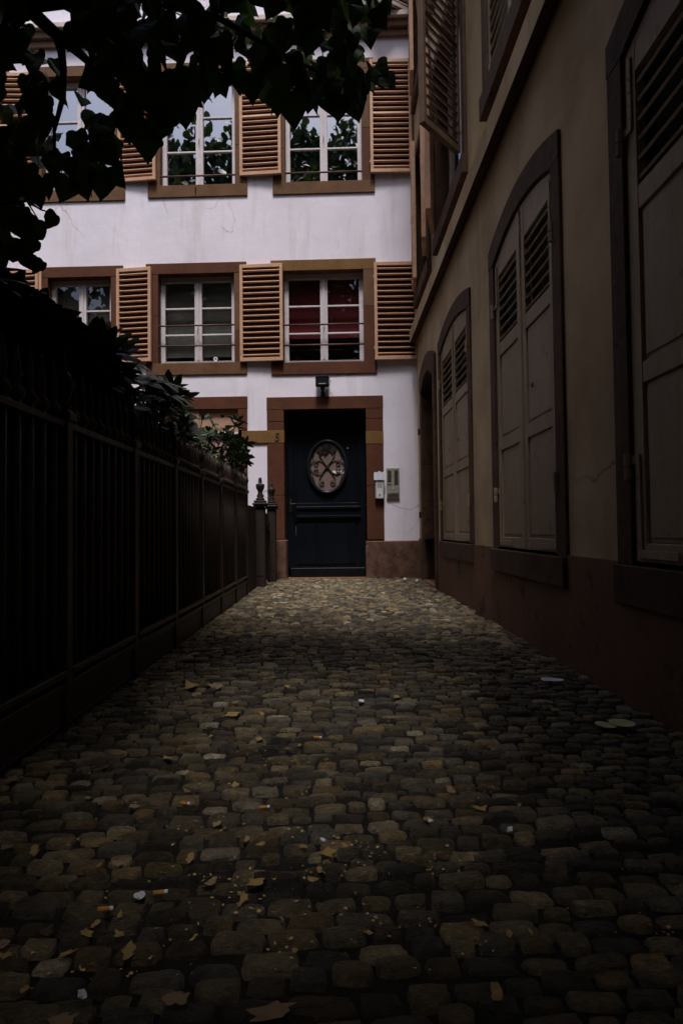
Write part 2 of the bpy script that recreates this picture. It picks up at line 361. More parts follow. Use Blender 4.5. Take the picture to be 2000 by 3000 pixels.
def facade_window(spec, upper):
    u0, u1, z0, z1, lm, sm, bl = spec
    jw = .17; lt = .15; st = .165 if not upper else .17
    jm = MB(); P = -.012; DEP = .24
    w = empty('window', (0,0,0)); w.parent = house
    for p, q in ((u0, u0+jw), (u1-jw, u1)): zj = z0+st+(z1-lt-z0-st)*random.uniform(.3,.65); ma, mb_ = random.choice((('tan','tan'),('red','tan'),('tan','yellow')) if upper else (('red','red'),('red','red'),('red','tan'))); obj('jamb', MB().box(p, q, P, DEP, z0+st, zj-.0015), ma, w); obj('jamb', MB().box(p, q, P, DEP, zj+.0015, z1-lt), mb_, w)
    obj('lintel', MB().box(u0-.003, u1+.003, P-.003, DEP, z1-lt, z1), lm, w)
    obj('sill', MB().box(u0-.003, u1+.003, P-.008, DEP, z0, z0+st), sm, w)
    a, b, c, d = u0+jw, u1-jw, z0+st, z1-lt
    fy = .105; fm = MB(); fw = .062
    fm.box(a, a+fw, fy, fy+.06, c, d); fm.box(b-fw, b, fy, fy+.06, c, d)
    fm.box(a+fw, b-fw, fy+.002, fy+.06, c, c+.055); fm.box(a+fw, b-fw, fy+.002, fy+.06, d-.075, d)
    mid = (a+b)/2
    fm.box(mid-.052, mid+.052, fy-.006, fy+.05, c+.055, d-.075); fm.box(mid-.014, mid+.014, fy-.018, fy-.006, c+.06, d-.08)
    fm.box(a+fw-.002, b-fw+.002, fy-.02, fy+.002, c+.028, c+.05)
    zz = (d-c-.13)/3
    for k in (1, 2): 
        for p, q in ((a+fw, mid-.052), (mid+.052, b-fw)): fm.box(p, q, fy+.006, fy+.04, c+.055+zz*k-.012, c+.055+zz*k+.012)
    fm.tube([(mid,fy-.018,(c+d)/2-.1),(mid,fy-.045,(c+d)/2-.1),(mid,fy-.045,(c+d)/2-.17)], .008, 6)
    obj('window_frame', fm, 'frame', w)
    gl = MB()
    for p, q in ((a+fw-.01, mid-.04), (mid+.04, b-fw+.01)): gl.add([(p,fy+.028,c+.04),(q,fy+.028,c+.04),(q,fy+.028,d-.06),(p,fy+.028,d-.06)], [(0,1,2,3)])
    obj('pane', gl, 'glass' if upper else 'clearglass', w)
    bars = [c+.135] if upper else [c+.245, c+.53]
    for zb in bars: obj('railing', MB().tube([(a-.01,-.0,zb),(b+.01,-.0,zb)], .0125, 8), 'rustbar', w, True)
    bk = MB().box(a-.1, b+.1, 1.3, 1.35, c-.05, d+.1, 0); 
    obj('dark_backing', bk, 'dark', w)  # near-black sheet stands in for the unlit room behind the pane
    if bl:
        zb0 = c+.40 if bl == 'redblind' else c+.14
        bm_ = MB()
        n = 7
        for k in range(n):
            za = zb0+(d-zb0)*k/n; zb = zb0+(d-zb0)*(k+1)/n
            bm_.add([(a+.03,.215,za),(b-.03,.215,za),(b-.03,.20,zb-.006),(a+.03,.20,zb-.006)], [(0,1,2,3)])
            bm_.add([(a+.03,.20,zb-.006),(b-.03,.20,zb-.006),(b-.03,.215,zb),(a+.03,.215,zb)], [(0,1,2,3)])
        obj('blind', bm_, bl, w)
    return w, a, b, c, d
def hang_shutter(w, x_hinge, z0, wd, h, side, ang, mat='ochre', slats=16, mid=None):
    """side +1: leaf folded to the right of its hinge; ang opens the hinge side off the wall"""
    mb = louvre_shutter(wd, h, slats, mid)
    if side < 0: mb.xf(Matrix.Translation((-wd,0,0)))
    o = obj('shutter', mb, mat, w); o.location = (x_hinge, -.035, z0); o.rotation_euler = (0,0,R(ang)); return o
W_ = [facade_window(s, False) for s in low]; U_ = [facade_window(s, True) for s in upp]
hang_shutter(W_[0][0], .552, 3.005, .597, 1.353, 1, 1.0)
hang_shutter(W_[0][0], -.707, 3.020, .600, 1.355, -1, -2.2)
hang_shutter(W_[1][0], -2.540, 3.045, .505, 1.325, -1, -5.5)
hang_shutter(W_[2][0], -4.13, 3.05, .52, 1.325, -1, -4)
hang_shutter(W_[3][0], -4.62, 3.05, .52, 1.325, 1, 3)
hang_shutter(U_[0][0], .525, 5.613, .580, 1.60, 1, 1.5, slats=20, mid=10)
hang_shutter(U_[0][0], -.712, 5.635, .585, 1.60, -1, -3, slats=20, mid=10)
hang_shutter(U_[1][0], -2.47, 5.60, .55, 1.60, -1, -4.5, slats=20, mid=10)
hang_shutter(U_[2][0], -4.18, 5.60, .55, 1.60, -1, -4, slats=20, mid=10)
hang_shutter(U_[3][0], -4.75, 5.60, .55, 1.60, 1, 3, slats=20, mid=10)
# flower sticker and pale toy inside window B
fl = MB()
for k in range(6):
    t = k*PI/3; fl.lathe([(.011,0),(.011,.002)], (0,0,0), 8); fl.v[-16:] = [(p[0]+.022*math.cos(t), p[2]-.0, p[1]+.022*math.sin(t)) for p in fl.v[-16:]]
fl.xf(Matrix.Translation((-1.69, .126, 3.115))); obj('flower_sticker', fl, 'paper', W_[1][0])
# attic shutter half open above the cornice
atw = MB(); atw.box(.46,1.16,-.015,.0,7.835,9.25); aw = obj('attic_window', atw, 'brownstone', house)
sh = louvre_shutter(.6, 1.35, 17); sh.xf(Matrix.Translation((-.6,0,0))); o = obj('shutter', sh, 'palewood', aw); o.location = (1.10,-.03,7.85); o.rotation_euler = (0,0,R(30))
# door
P = -.015; sur = empty('door_surround', (0,0,0)); sur.parent = house
for x0, x1, z0, z1 in ((DOOR[0],-.715,.552,1.888),(DOOR[0],-.715,2.066,2.35),(.418,DOOR[1],.54,1.855),(.418,DOOR[1],2.035,2.35)): zj = z0+(z1-z0)*random.uniform(.4,.6); obj('jamb', MB().box(x0, x1, P, .3, z0, zj-.002, .004), 'red', sur); obj('jamb', MB().box(x0, x1, P-.002, .3, zj+.002, z1, .004), 'red', sur)
obj('lintel', MB().box(DOOR[0]-.003, DOOR[1]+.003, P-.004, .3, 2.35, DOOR[3]), 'red', sur)
yb = MB().box(-1.30, -.712, P-.006, .3, 1.890, 2.064); obj('stone_band', yb, 'yellow', sur)
obj('stone_band', MB().box(.415, DOOR[1]+.003, P-.006, .3, 1.857, 2.033), 'yellow', sur)
obj('plinth_stone', MB().box(-.955, -.69, -.05, .3, 0, .548, .012), 'redworn', sur)
obj('plinth_stone', MB().box(.395, 1.28, -.05, .3, 0, .522, .012), 'redworn', sur)
ft = bpy.data.curves.new('number', 'FONT'); ft.body = '5'; ft.size = .155; ft.extrude = .003; ft.bevel_depth = .0012
fo = bpy.data.objects.new('tmp', ft); C.objects.link(fo); bpy.context.view_layer.update()
nm = bpy.data.meshes.new_from_object(fo.evaluated_get(bpy.context.evaluated_depsgraph_get())); bpy.data.objects.remove(fo)
nm.materials.clear(); nm.materials.append(MT['brownstone']); num = bpy.data.objects.new('house_number', nm); C.objects.link(num); num.parent = sur
num.location = (-.845, P-.009, 1.918); num.rotation_euler = (PI/2, 0, 0)
DY = .20
dm = MB()
dm.box(-.70,.405,DY,DY+.05,.15,2.345)                                  # leaf body
dm.box(-.70,-.60,DY-.02,DY,.15,2.345); dm.box(.30,.405,DY-.02,DY,.15,2.345); dm.box(-.60,.30,DY-.019,DY,2.24,2.345)
dm.box(-.595,.295,DY-.012,DY,2.20,2.24); dm.box(-.595,-.56,DY-.012,DY,1.06,2.20); dm.box(.26,.295,DY-.012,DY,1.06,2.20)
dm.box(-.595,.295,DY-.015,DY,.80,1.06)
# two projecting mouldings with sloped tops
for zt, pr in ((1.015,.020),(.885,.026)):
    dm.add([(x,y,z) for x in (-.57,.335) for y,z in ((DY-.015,zt),(DY-.015-pr,zt-.010),(DY-.015-pr,zt-.034),(DY-.015,zt-.05))], [(0,1,5,4),(1,2,6,5),(2,3,7,6),(0,4,7,3),(0,3,2,1),(4,5,6,7)])
dm.box(-.56,-.30,DY-.010,DY,.20,.77); dm.box(-.29,-.05,DY-.010,DY,.20,.77); dm.box(-.04,.26,DY-.010,DY,.20,.77)
door = obj('door', dm, 'door', house)
obj('kick_board', MB().box(-.66,.385,DY-.06,DY+.01,.02,.15,.006), 'door', door)
obj('worn_edge', MB().box(-.583,-.574,DY-.0225,DY-.018,.60,.74), 'doorbare', door)
th = MB().box(-.69,.42,-.06,.3,-.01,.022,.006); obj('threshold', th, 'tan', house)
OC = (-.131, DY-.005, 1.568); RX, RZ = .245, .345
def ell(rx, rz, y, n=40): return [(OC[0]+rx*math.cos(2*PI*k/n), y, OC[2]+rz*math.sin(2*PI*k/n)) for k in range(n+1)]
ov = MB(); prof = [(0,0),(.012,-.03),(.03,-.04),(.05,-.028),(.06,0)]
rings = [ell(RX-.01+a_, RZ-.01+a_, OC[1]+b_)[:-1] for a_, b_ in prof]; n = 40
ov.add([p for r_ in rings for p in r_], [(i*n+k, i*n+(k+1)%n, (i+1)*n+(k+1)%n, (i+1)*n+k) for i in range(len(rings)-1) for k in range(n)])
obj('oval_moulding', ov, 'dooroval', door, True)
gl = MB().add(ell(RX, RZ, OC[1]-.004)[:-1], [tuple(range(40))]); obj('door_pane', gl, 'beige_reflection', door)
obj('sky_glint_strip', MB().box(-.058, .108, OC[1]-.009, OC[1]-.0055, 1.470, 1.512, 0), 'paper', door)  # reflection of a bright sky gap, modelled as a white strip
gr = MB(); gy = OC[1]-.016
def spiral(cx, cz, r0, turns, a0, sgn):
    return [(cx+r0*(1-.75*i/22)*math.cos(a0+sgn*turns*2*PI*i/22), gy, cz+r0*(1-.75*i/22)*math.sin(a0+sgn*turns*2*PI*i/22)) for i in range(23)]
def scroll(sx, sz):
    for (ex, ez, r0) in ((.15, .055, .042), (.075, .22, .040)):
        cx, cz = OC[0]+sx*ex, OC[2]+sz*ez
        if r0 == .042:
            sp = spiral(cx, cz, r0, 1.3, PI/2*sz, -sx*sz)
            pre = [(OC[0]+sx*.02, gy, OC[2]+sz*.02), (OC[0]+sx*.06, gy, OC[2]+sz*.07), (OC[0]+sx*.105, gy, OC[2]+sz*.1)]
        else:
            sp = spiral(cx, cz, r0, 1.2, 0 if sx > 0 else PI, sx*sz*1.0)
            pre = [(OC[0]+sx*.02, gy, OC[2]+sz*.03), (OC[0]+sx*.07, gy, OC[2]+sz*.10), (OC[0]+sx*.112, gy, OC[2]+sz*.17)]
        gr.tube(pre+sp, .0058, 6)
    gr.tube([(OC[0]+sx*.235, gy, OC[2]+sz*.03),(OC[0]+sx*.20, gy, OC[2]+sz*.08),(OC[0]+sx*.205, gy, OC[2]+sz*.14),(OC[0]+sx*.17, gy, OC[2]+sz*.24)], .006, 6)
for sx in (-1,1):
    for sz in (-1,1): scroll(sx, sz)
gr.lathe([(.0,0),(.03,.005),(.03,.018),(.0,.024)], (0,0,0), 12); gr.v[-48:] = [(OC[0]+p[0], gy-.012+p[2], OC[2]+p[1]) for p in gr.v[-48:]]
for dx, dz, s_ in ((-.09,.225,1),(.0,.25,1.1),(.075,.235,1),(-.03,.205,.8)):   # dark shapes standing in for tree leaves reflected in the pane
    gr.prism([(OC[0]+dx+s_*px, OC[2]+dz+s_*pz) for px, pz in ((-.055,.07),(-.06,.0),(-.02,-.03),(0,-.065),(.02,-.03),(.055,.0),(.05,.07))], gy-.004, gy+.004)
obj('iron_grille', gr, 'iron', door)
obj('keyhole_plate', MB().box(-.665,-.635,DY-.028,DY-.02,.93,1.12).tube([(-.65,DY-.028,1.05),(-.65,DY-.07,1.05),(-.58,DY-.075,1.05)], .008, 6), 'iron', door)
obj('spyhole', MB().lathe([(.011,0),(.011,.008)], (0,0,0), 8).xf(Matrix.Translation((.16,DY-.004,1.83)) @ Matrix.Rotation(PI/2,4,'X')), 'steel', door)
# ground floor window at the left with cream panels inside
lwo = empty('window', (0,0,0)); lwo.parent = house
for x0, x1, z0, z1 in ((-1.352,LEFTW[1],LEFTW[2],1.88),(-1.352,LEFTW[1],2.075,2.375),(LEFTW[0],LEFTW[0]+.14,LEFTW[2],2.375)): obj('jamb', MB().box(x0, x1, P, .3, z0, z1), 'red', lwo)
obj('lintel', MB().box(LEFTW[0]-.003, LEFTW[1]+.003, P-.004, .3, 2.375, LEFTW[3]), 'red', lwo)
cp = MB(); cp.box(-2.31,-1.35,.035,.09,2.05,2.375).box(-2.31,-1.90,.015,.035,2.052,2.375).box(-1.728,-1.724,.032,.035,2.06,2.37,0); obj('cream_panel', cp, 'cream', lwo)
obj('white_ledge', MB().box(-2.31,-1.352,-.01,.09,2.02,2.05), 'frame', lwo)
obj('cream_panel', MB().box(-2.31,-1.352,.03,.09,1.0,2.0), 'cream', lwo)
sl = MB().lathe([(.5,0),(.5,.004)], (0,0,0), 20).xf(Matrix.Translation((-1.575,.0345,2.282)) @ Matrix.Diagonal((.062,1,.036,1)) @ Matrix.Rotation(PI/2,4,'X') @ Matrix.Translation((0,0,0)))
obj('oval_slot', sl, 'dark', lwo)
obj('hook', MB().box(-.0,.012,-.03,0,0,.07).xf(Matrix.Translation((-1.93,-.02,5.43))), 'iron', house)

def on_house(x, y, z): return house.matrix_basis @ Vector((x, y, z))
HR = R(-2.2)
bpy.context.view_layer.update()
# floodlight
fl_ = tag(empty('floodlight', on_house(-.17,-.0,2.55), HR), 'small black square floodlight on the white wall above the dark door', 'lamp')
obj('bracket', MB().box(-.028,.028,-.02,0,-.035,.045).tube([(0,-.02,.01),(0,-.07,.02),(0,-.075,.085)], .017, 8), 'iron', fl_)
obj('housing', MB().box(-.093,.093,-.14,-.045,.09,.235,.01).box(-.09,.09,-.15,-.14,.215,.232).box(-.03,.03,-.12,-.03,.06,.10), 'iron', fl_)
obj('lamp_glass', MB().box(-.075,.075,-.145,-.1405,.107,.212), 'dooroval', fl_); obj('reflector', MB().box(-.05,.05,-.1465,-.1452,.115,.128), 'steel', fl_)
# intercoms and the paper note
ic = tag(empty('intercom', on_house(.594,P,1.10), HR), 'white narrow intercom box on the red stone beside the door', 'intercom')
obj('body', MB().box(-.062,.062,-.05,0,0,.30,.006), 'steel', ic); obj('faceplate', MB().box(-.047,.048,-.056,-.05,.004,.296), 'whiteplastic', ic)
for i in range(3):
    for j in range(5): obj('button', MB().box(-.030+i*.024,-.018+i*.024,-.0590,-.056,.150+j*.019,.162+j*.019,.001), 'button', ic)
obj('call_button', MB().lathe([(.013,0),(.013,.005)], (0,0,0), 12).xf(Matrix.Translation((0,-.056,.05)) @ Matrix.Rotation(PI/2,4,'X')), 'steel', ic)
obj('screw', MB().lathe([(.006,0),(.006,.003)], (0,0,0), 8).xf(Matrix.Translation((0,-.056,.268)) @ Matrix.Rotation(PI/2,4,'X')), 'button', ic)
nt_ = MB(); k = 7
ed = [(-.078,.258),(-.05,.25),(.0,.254),(.05,.25),(.075,.262),(.078,.355),(.055,.37),(.03,.352),(.005,.373),(-.02,.37),(-.03,.355),(-.06,.363),(-.077,.35)]
nt_.prism(ed, -.068, -.0665); note = obj('paper_note', nt_, 'paper', loc=on_house(.594,P,1.10)); note.rotation_euler = (0,0,HR); tag(note, 'torn white paper note taped over the top of the white intercom', 'paper note')
bp = tag(empty('doorbell_panel', on_house(.778,0,1.10), HR), 'grey steel doorbell panel with two columns of name strips', 'doorbell')
obj('plate', MB().box(-.088,.088,-.03,0,0,.42,.006).box(-.07,.07,-.034,-.03,.07,.10), 'steel', bp)
for i in range(2):
    for j in range(10):
        if i == 0 and j == 1: continue
        obj('name_strip', MB().box(-.072+i*.092,-.022+i*.092,-.033,-.03,.185+j*.0205,.200+j*.0205,.001), 'button', bp)
obj('call_button', MB().lathe([(.011,0),(.011,.006)], (0,0,0), 12).xf(Matrix.Translation((0,-.03,.14)) @ Matrix.Rotation(PI/2,4,'X')), 'whiteplastic', bp)
obj('lower_plate', MB().box(-.075,.075,-.0325,-.03,.015,.06), 'button', bp)

# ------------------------------------------------------------------ plastered building on the right (local x = -depth)
bld = tag(empty('plastered_building', (1.13,0,0), R(-90)), 'beige plastered building with arched grey shutters along the right of the alley', 'building')
BZ = 9.4; U0, U1 = -8.41, 5.0
def arch(u0, u1, zs, rise, n=14):
    c = (u0+u1)/2; h = (u1-u0)/2
    return [(u0+(u1-u0)*i/n, zs+rise*(1-((u0+(u1-u0)*i/n-c)/h)**2)) for i in range(n+1)]
GW = [(-6.62,-5.03,.40,2.68,.12), (-4.38,-2.985,.39,2.66,.13), (-2.44,-1.02,.39,2.63,.13)]
GD = (-8.02,-6.80,0,2.64,.16)
UW = [(-4.41,-3.15,3.66,5.75), (-6.62,-5.05,3.66,5.75), (-8.25,-7.02,3.66,5.75), (-8.25,-7.02,6.35,8.3), (-6.62,-5.05,6.35,8.3), (-4.41,-3.15,6.35,8.3)]
holes = [(a,b,z0,zs+r_) for a,b,z0,zs,r_ in GW+[GD]]+UW
PT = .55
bw = MB(); 
hz = [(a,b,max(z0,PT),z1) for a,b,z0,z1 in holes]
wall_cells(bw, U0, U1, PT, BZ, hz, 0, .25)
for a,b,z0,zs,r_ in GW+[GD]:
    ar = arch(a,b,zs,r_); bw.add([(x,0,z) for x,z in ar]+[(x,0,zs+r_) for x,z in ar], [(i,i+1,i+16,i+15) for i in range(14)])
bw.add([(U0,0,0),(U0,6,0),(U0,6,BZ),(U0,0,BZ),(U1,0,0),(U1,6,0),(U1,6,BZ),(U1,0,BZ)], [(4,7,6,5),(1,5,6,2),(3,2,6,7)])
bw.add([(U0,.3,3.4),(U1,.3,3.4),(U1,6,3.4),(U0,6,3.4)], [(0,1,2,3)]); bw.add([(U0,.3,6.1),(U1,.3,6.1),(U1,6,6.1),(U0,6,6.1)], [(0,1,2,3)])
obj('wall', bw, 'beige', bld)
pm = MB(); hp = [(a,b,z0,PT) for a,b,z0,z1 in holes if z0 < PT]
wall_cells(pm, U0, U1, 0, PT, hp, -.012, .26); pm.add([(U0,-.012,PT),(U1,-.012,PT),(U1,.0,PT),(U0,.0,PT)], [(0,1,2,3)])
obj('plinth', pm, 'plinth', bld)
co = MB(); co.add([(u,y,z) for u in (U0,U1) for y,z in ((0,3.33),(-.03,3.27),(-.10,3.23),(-.105,3.38),(0,3.44))], [(0,1,6,5),(1,2,7,6),(2,3,8,7),(3,4,9,8),(0,4,3,2,1),(5,6,7,8,9)])
obj('string_course', co, 'beige', bld)
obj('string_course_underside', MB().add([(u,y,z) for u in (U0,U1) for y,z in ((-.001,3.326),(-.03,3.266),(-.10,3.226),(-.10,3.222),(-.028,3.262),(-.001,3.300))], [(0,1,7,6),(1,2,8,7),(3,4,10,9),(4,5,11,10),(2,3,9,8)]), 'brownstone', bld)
rf = MB().box(U0,U1+.3,-.12,6.3,BZ,BZ+.1); rf.add([(U0,-.15,BZ+.1),(U1+.3,-.15,BZ+.1),(U1+.3,3,BZ+2.4),(U0,3,BZ+2.4),(U0,6.4,BZ+.1),(U1+.3,6.4,BZ+.1)], [(0,1,2,3),(3,2,5,4)]); obj('roof', rf, 'roof', bld)
def arched_leaf(u0, u1, zb, topf, hinge_left):
    """closed grey shutter leaf between u0 and u1; topf(u) gives its arched top"""
    mb = MB(); T0, T1 = -.0, .036; st = .075
    def col(a, b, z0, ztop=None, y0=T0):
        n = 4; lo_ = [(a+(b-a)*i/n, z0) for i in range(n+1)]; up_ = [(x, topf(x) if ztop is None else ztop) for x, z in lo_]; mb.strip(lo_, up_, y0, T1)
    LB, LT = 1.955, topf(u0 if hinge_left else u1)-.16+.02
    LT = min(topf(u0), topf(u1))-.10
    col(u0, u0+st, zb); col(u1-st, u1, zb)
    mb.box(u0+st, u1-st, T0+.0015, T1, zb, zb+.07); mb.box(u0+st, u1-st, T0+.0015, T1, 1.215, 1.295); mb.box(u0+st, u1-st, T0+.0015, T1, LB-.09, LB)
    col(u0+st, u1-st, LT, None, T0+.0015)
    for za, zc in ((zb+.07, 1.215), (1.295, LB-.09)): 
        mb.box(u0+st, u1-st, T0+.014, T1-.004, za, zc); mb.box(u0+st+.02, u1-st-.02, T0+.007, T0+.014, za+.02, zc-.02, .004)
    n = max(5, round((LT-LB)/.068)); pt = (LT-LB)/n
    for k in range(n):
        M4 = Matrix.Translation(((u0+u1)/2, T0+.018, LB+pt*(k+.5))) @ Matrix.Rotation(R(38), 4, 'X'); mb.obox(M4, u1-u0-2*st+.006, .030, .012, .001)
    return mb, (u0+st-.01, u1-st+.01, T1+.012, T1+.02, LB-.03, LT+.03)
for gi, (a,b,z0,zs,r_) in enumerate(GW):
    sw = .12; out = arch(a,b,zs,r_); inn = arch(a+sw,b-sw,zs-.13,r_*.85)
    Y0, Y1 = -.016, .22; w = empty('window', (0,0,0)); w.parent = bld
    for p, q in ((a, a+sw), (b-sw, b)): obj('jamb', MB().box(p, q, Y0, Y1, z0+.15, inn[0][1]), 'brownstone', w)
    lo_ = [(a, inn[0][1]+.001)]+inn+[(b, inn[-1][1]+.001)]; up_ = [(a, zs)]+[(x, np.interp(x, [p[0] for p in out], [p[1] for p in out])) for x, z in inn]+[(b, zs)]
    obj('lintel', MB().strip(lo_, up_, Y0-.002, Y1), 'brownstone', w)
    obj('sill', MB().box(a-.002, b+.002, Y0-.02, Y1, z0, z0+.15), 'brownstone', w)
    ia, ib, zb = a+sw+.004, b-sw-.004, z0+.165; mid = (ia+ib)/2
    topf = lambda x, I=inn: float(np.interp(x, [p[0] for p in I], [p[1] for p in I]))-.012
    for k, (p, q) in enumerate(((ia, mid-.004), (mid+.004, ib))):
        lm_, bx_ = arched_leaf(p, q, zb, topf, k == 0); obj('shutter', lm_, 'greypaint', w); obj('dark_backing', MB().box(*bx_, 0), 'dark', w)  # near-black sheet behind the louvres stands in for shade in their gaps
    obj('cover_strip', MB().box(mid-.016, mid+.016, -.010, .0, zb+.01, topf(mid)-.02), 'greypaint', w)
    for hx, s_ in ((ia, 1), (ib, -1)):
        for hz_ in (zb+.36, topf(ia)-.32):
            hg = MB().tube([(hx-s_*.012,-.022,hz_-.05),(hx-s_*.012,-.022,hz_-.003)], .013, 8).tube([(hx-s_*.012,-.022,hz_+.003),(hx-s_*.012,-.022,hz_+.05)], .013, 8)
            hg.box(hx-s_*.012, hx+s_*.055, -.010, -.003, hz_+.008, hz_+.04, .001)
            hg.box(hx+s_*.03, hx+s_*.055, -.009, -.002, (zb+.03 if hz_ < 1.6 else hz_+.04), (hz_+.008 if hz_ < 1.6 else topf(hx+s_*.06)-.05), .001)
            if hz_ < 1.6: hg.box(hx+s_*.03, hx+s_*.30, -.0095, -.002, zb+.015, zb+.045, .001)
            for q in range(4): hg.lathe([(.005,0),(.004,.003)], (0,0,0), 6); hg.v[-12:] = [(hx+s_*.0425+p[0], -.009-p[2], zb+.06+q*.085+p[1] if hz_ < 1.6 else hz_+.06+q*.05+p[1]) for p in hg.v[-12:]]
            obj('hinge', hg, 'greypaint', w)
    obj('latch_hole', MB().lathe([(.016,0),(.016,.003)], (0,0,0), 10).xf(Matrix.Translation((mid+.2,-.0165+.013,1.5)) @ Matrix.Rotation(PI/2,4,'X')), 'dark', w)
# arched doorway in the corner
a,b,z0,zs,r_ = GD; sw = .15; out = arch(a,b,zs,r_); inn = arch(a+sw,b-sw,zs-.20,r_*.9)
dw = empty('doorway', (0,0,0)); dw.parent = bld; sm_ = MB(); sm2 = MB()
for k,(z_a,z_b) in enumerate(((0,.53),(.533,1.02),(1.023,1.5),(1.503,inn[0][1]))): sm_.box(a, a+sw, -.03, .45, z_a, z_b, .006); sm2.box(b-sw, b, -.03, .45, z_a, z_b, .006)
obj('jamb', sm_, 'brownstone', dw); obj('jamb', sm2, 'brownstone', dw)
obj('lintel', MB().strip([(a, inn[0][1]+.002)]+inn+[(b, inn[-1][1]+.002)], [(a, zs)]+[(x, np.interp(x, [p[0] for p in out], [p[1] for p in out])) for x, z in inn]+[(b, zs)], -.032, .45), 'brownstone', dw)
pd = MB().box(a+sw-.01, b-sw+.01, .36, .42, 0, 2.6)
for k in range(6): pd.box(a+sw+.02+k*.15, a+sw+.155+k*.15, .34, .36, .05, 2.45, .004)
obj('door_leaf', pd, 'wood', dw); obj('step', MB().box(a+sw, b-sw, -.03, .36, -.01, .035, .008), 'plinth', dw)
for hz_ in (.86, 1.95): obj('hinge', MB().tube([(a-.0,-.04,hz_-.04),(a-.0,-.04,hz_+.04)], .014, 8), 'iron', dw)
# upper windows with half open louvred shutters
for wi, (a,b,z0,z1) in enumerate(UW):
    sw = .10; w = empty('window', (0,0,0)); w.parent = bld
    for p, q in ((a, a+sw), (b-sw, b)): obj('jamb', MB().box(p, q, -.03, .22, z0+.16, z1-.14), 'brownstone', w)
    obj('lintel', MB().box(a-.003, b+.003, -.033, .22, z1-.14, z1), 'brownstone', w); obj('sill', MB().box(a-.004, b+.004, -.055, .22, z0, z0+.16), 'brownstone', w)
    fa, fb, fc, fd = a+sw, b-sw, z0+.16, z1-.14
    if wi in (0, 5):
        for p, q in ((fa+.005, (fa+fb)/2-.003), ((fa+fb)/2+.003, fb-.005)):
            o = obj('shutter', louvre_shutter(q-p, fd-fc-.02, 20, up=False, tilt=45, back=False), 'greypaint', w); o.location = (p, .045, fc+.01)
        continue
    fm = MB(); fm.box(fa, fa+.06, .12, .17, fc, fd); fm.box(fb-.06, fb, .12, .17, fc, fd); fm.box(fa+.06, fb-.06, .121, .17, fc, fc+.06); fm.box(fa+.06, fb-.06, .121, .17, fd-.06, fd); fm.box((fa+fb)/2-.05, (fa+fb)/2+.05, .115, .168, fc+.06, fd-.06)
    obj('window_frame', fm, 'frame', w)
    obj('pane', MB().add([(fa+.05,.15,fc+.05),(fb-.05,.15,fc+.05),(fb-.05,.15,fd-.05),(fa+.05,.15,fd-.05)], [(0,1,2,3)]), 'glass', w)
    wd = .55 if wi in (1, 4) else .48
    hgt = fd-fc-.02
    # leaf hinged at the near jamb, swung out towards the camera; the other one pulled to
    m1 = louvre_shutter(wd, hgt, 20, mid=10, tilt=45, back=False); o = obj('shutter', m1, 'darkshutter' if wi in (1, 4) else 'ochre', w)
    o.location = (b-.07, -.045, fc+.05); o.rotation_euler = (0,0,R(-42 if wi in (1,4) else (-9 if wi == 2 else -13)))
    m2 = louvre_shutter(wd, hgt, 20, mid=10, up=False, tilt=45, back=False); o = obj('shutter', m2, 'ochre', w)
    o.location = (a+.07, -.03, fc+.05); o.rotation_euler = (0,0,R(-14 if wi in (1,4) else -6))

# house across the street behind the camera, seen only in the panes
sh_ = tag(empty('street_house', (0,-9.5,0)), 'beige house across the street, reflected in the oval door pane', 'house')
sm_ = MB(); wins = [(-6+2.4*k, -4.9+2.4*k, z, z+1.5) for k in range(6) for z in (1.0, 3.6)]
wall_cells(sm_, -9, 9, 0, 5.8, wins, 0, -.2); sm_.add([(-9,-.2,0),(-9,-6,0),(-9,-6,5.8),(-9,-.2,5.8),(9,-.2,0),(9,-6,0),(9,-6,5.8),(9,-.2,5.8)], [(0,1,2,3),(4,5,6,7),(1,5,6,2)]); obj('wall', sm_, 'beige', sh_)
obj('roof', MB().add([(-9.3,.4,5.8),(9.3,.4,5.8),(9.3,-3,7.6),(-9.3,-3,7.6),(-9.3,-6.4,5.8),(9.3,-6.4,5.8)], [(0,1,2,3),(3,2,5,4),(0,4,5,1)]), 'roof', sh_)
for a, b, z0, z1 in wins: obj('window', MB().box(a, b, -.25, -.2, z0, z1), 'dark', sh_)
nb = tag(empty('sky_block_house', (-7.4,0,0), R(90)), 'unseen beige house added beyond the garden to block low sky', 'house')  # out of view, added to keep low sky light off the right wall
nw = MB(); wins = [(-5+2.5*k, -3.9+2.5*k, z, z+1.5) for k in range(5) for z in (1.0, 3.7)]
wall_cells(nw, -7, 8, 0, 6.6, wins, 0, .2); nw.add([(-7,.2,0),(-7,5,0),(-7,5,6.6),(-7,.2,6.6),(8,.2,0),(8,5,0),(8,5,6.6),(8,.2,6.6)], [(0,1,2,3),(4,5,6,7),(1,5,6,2)]); obj('wall', nw, 'beige', nb)
obj('roof', MB().add([(-7.2,-.3,6.6),(8.2,-.3,6.6),(8.2,2.5,8.6),(-7.2,2.5,8.6),(-7.2,5.3,6.6),(8.2,5.3,6.6)], [(0,1,2,3),(3,2,5,4),(0,4,5,1)]), 'roof', nb)
for a, b, z0, z1 in wins: obj('window', MB().box(a, b, .2, .25, z0, z1), 'dark', nb)
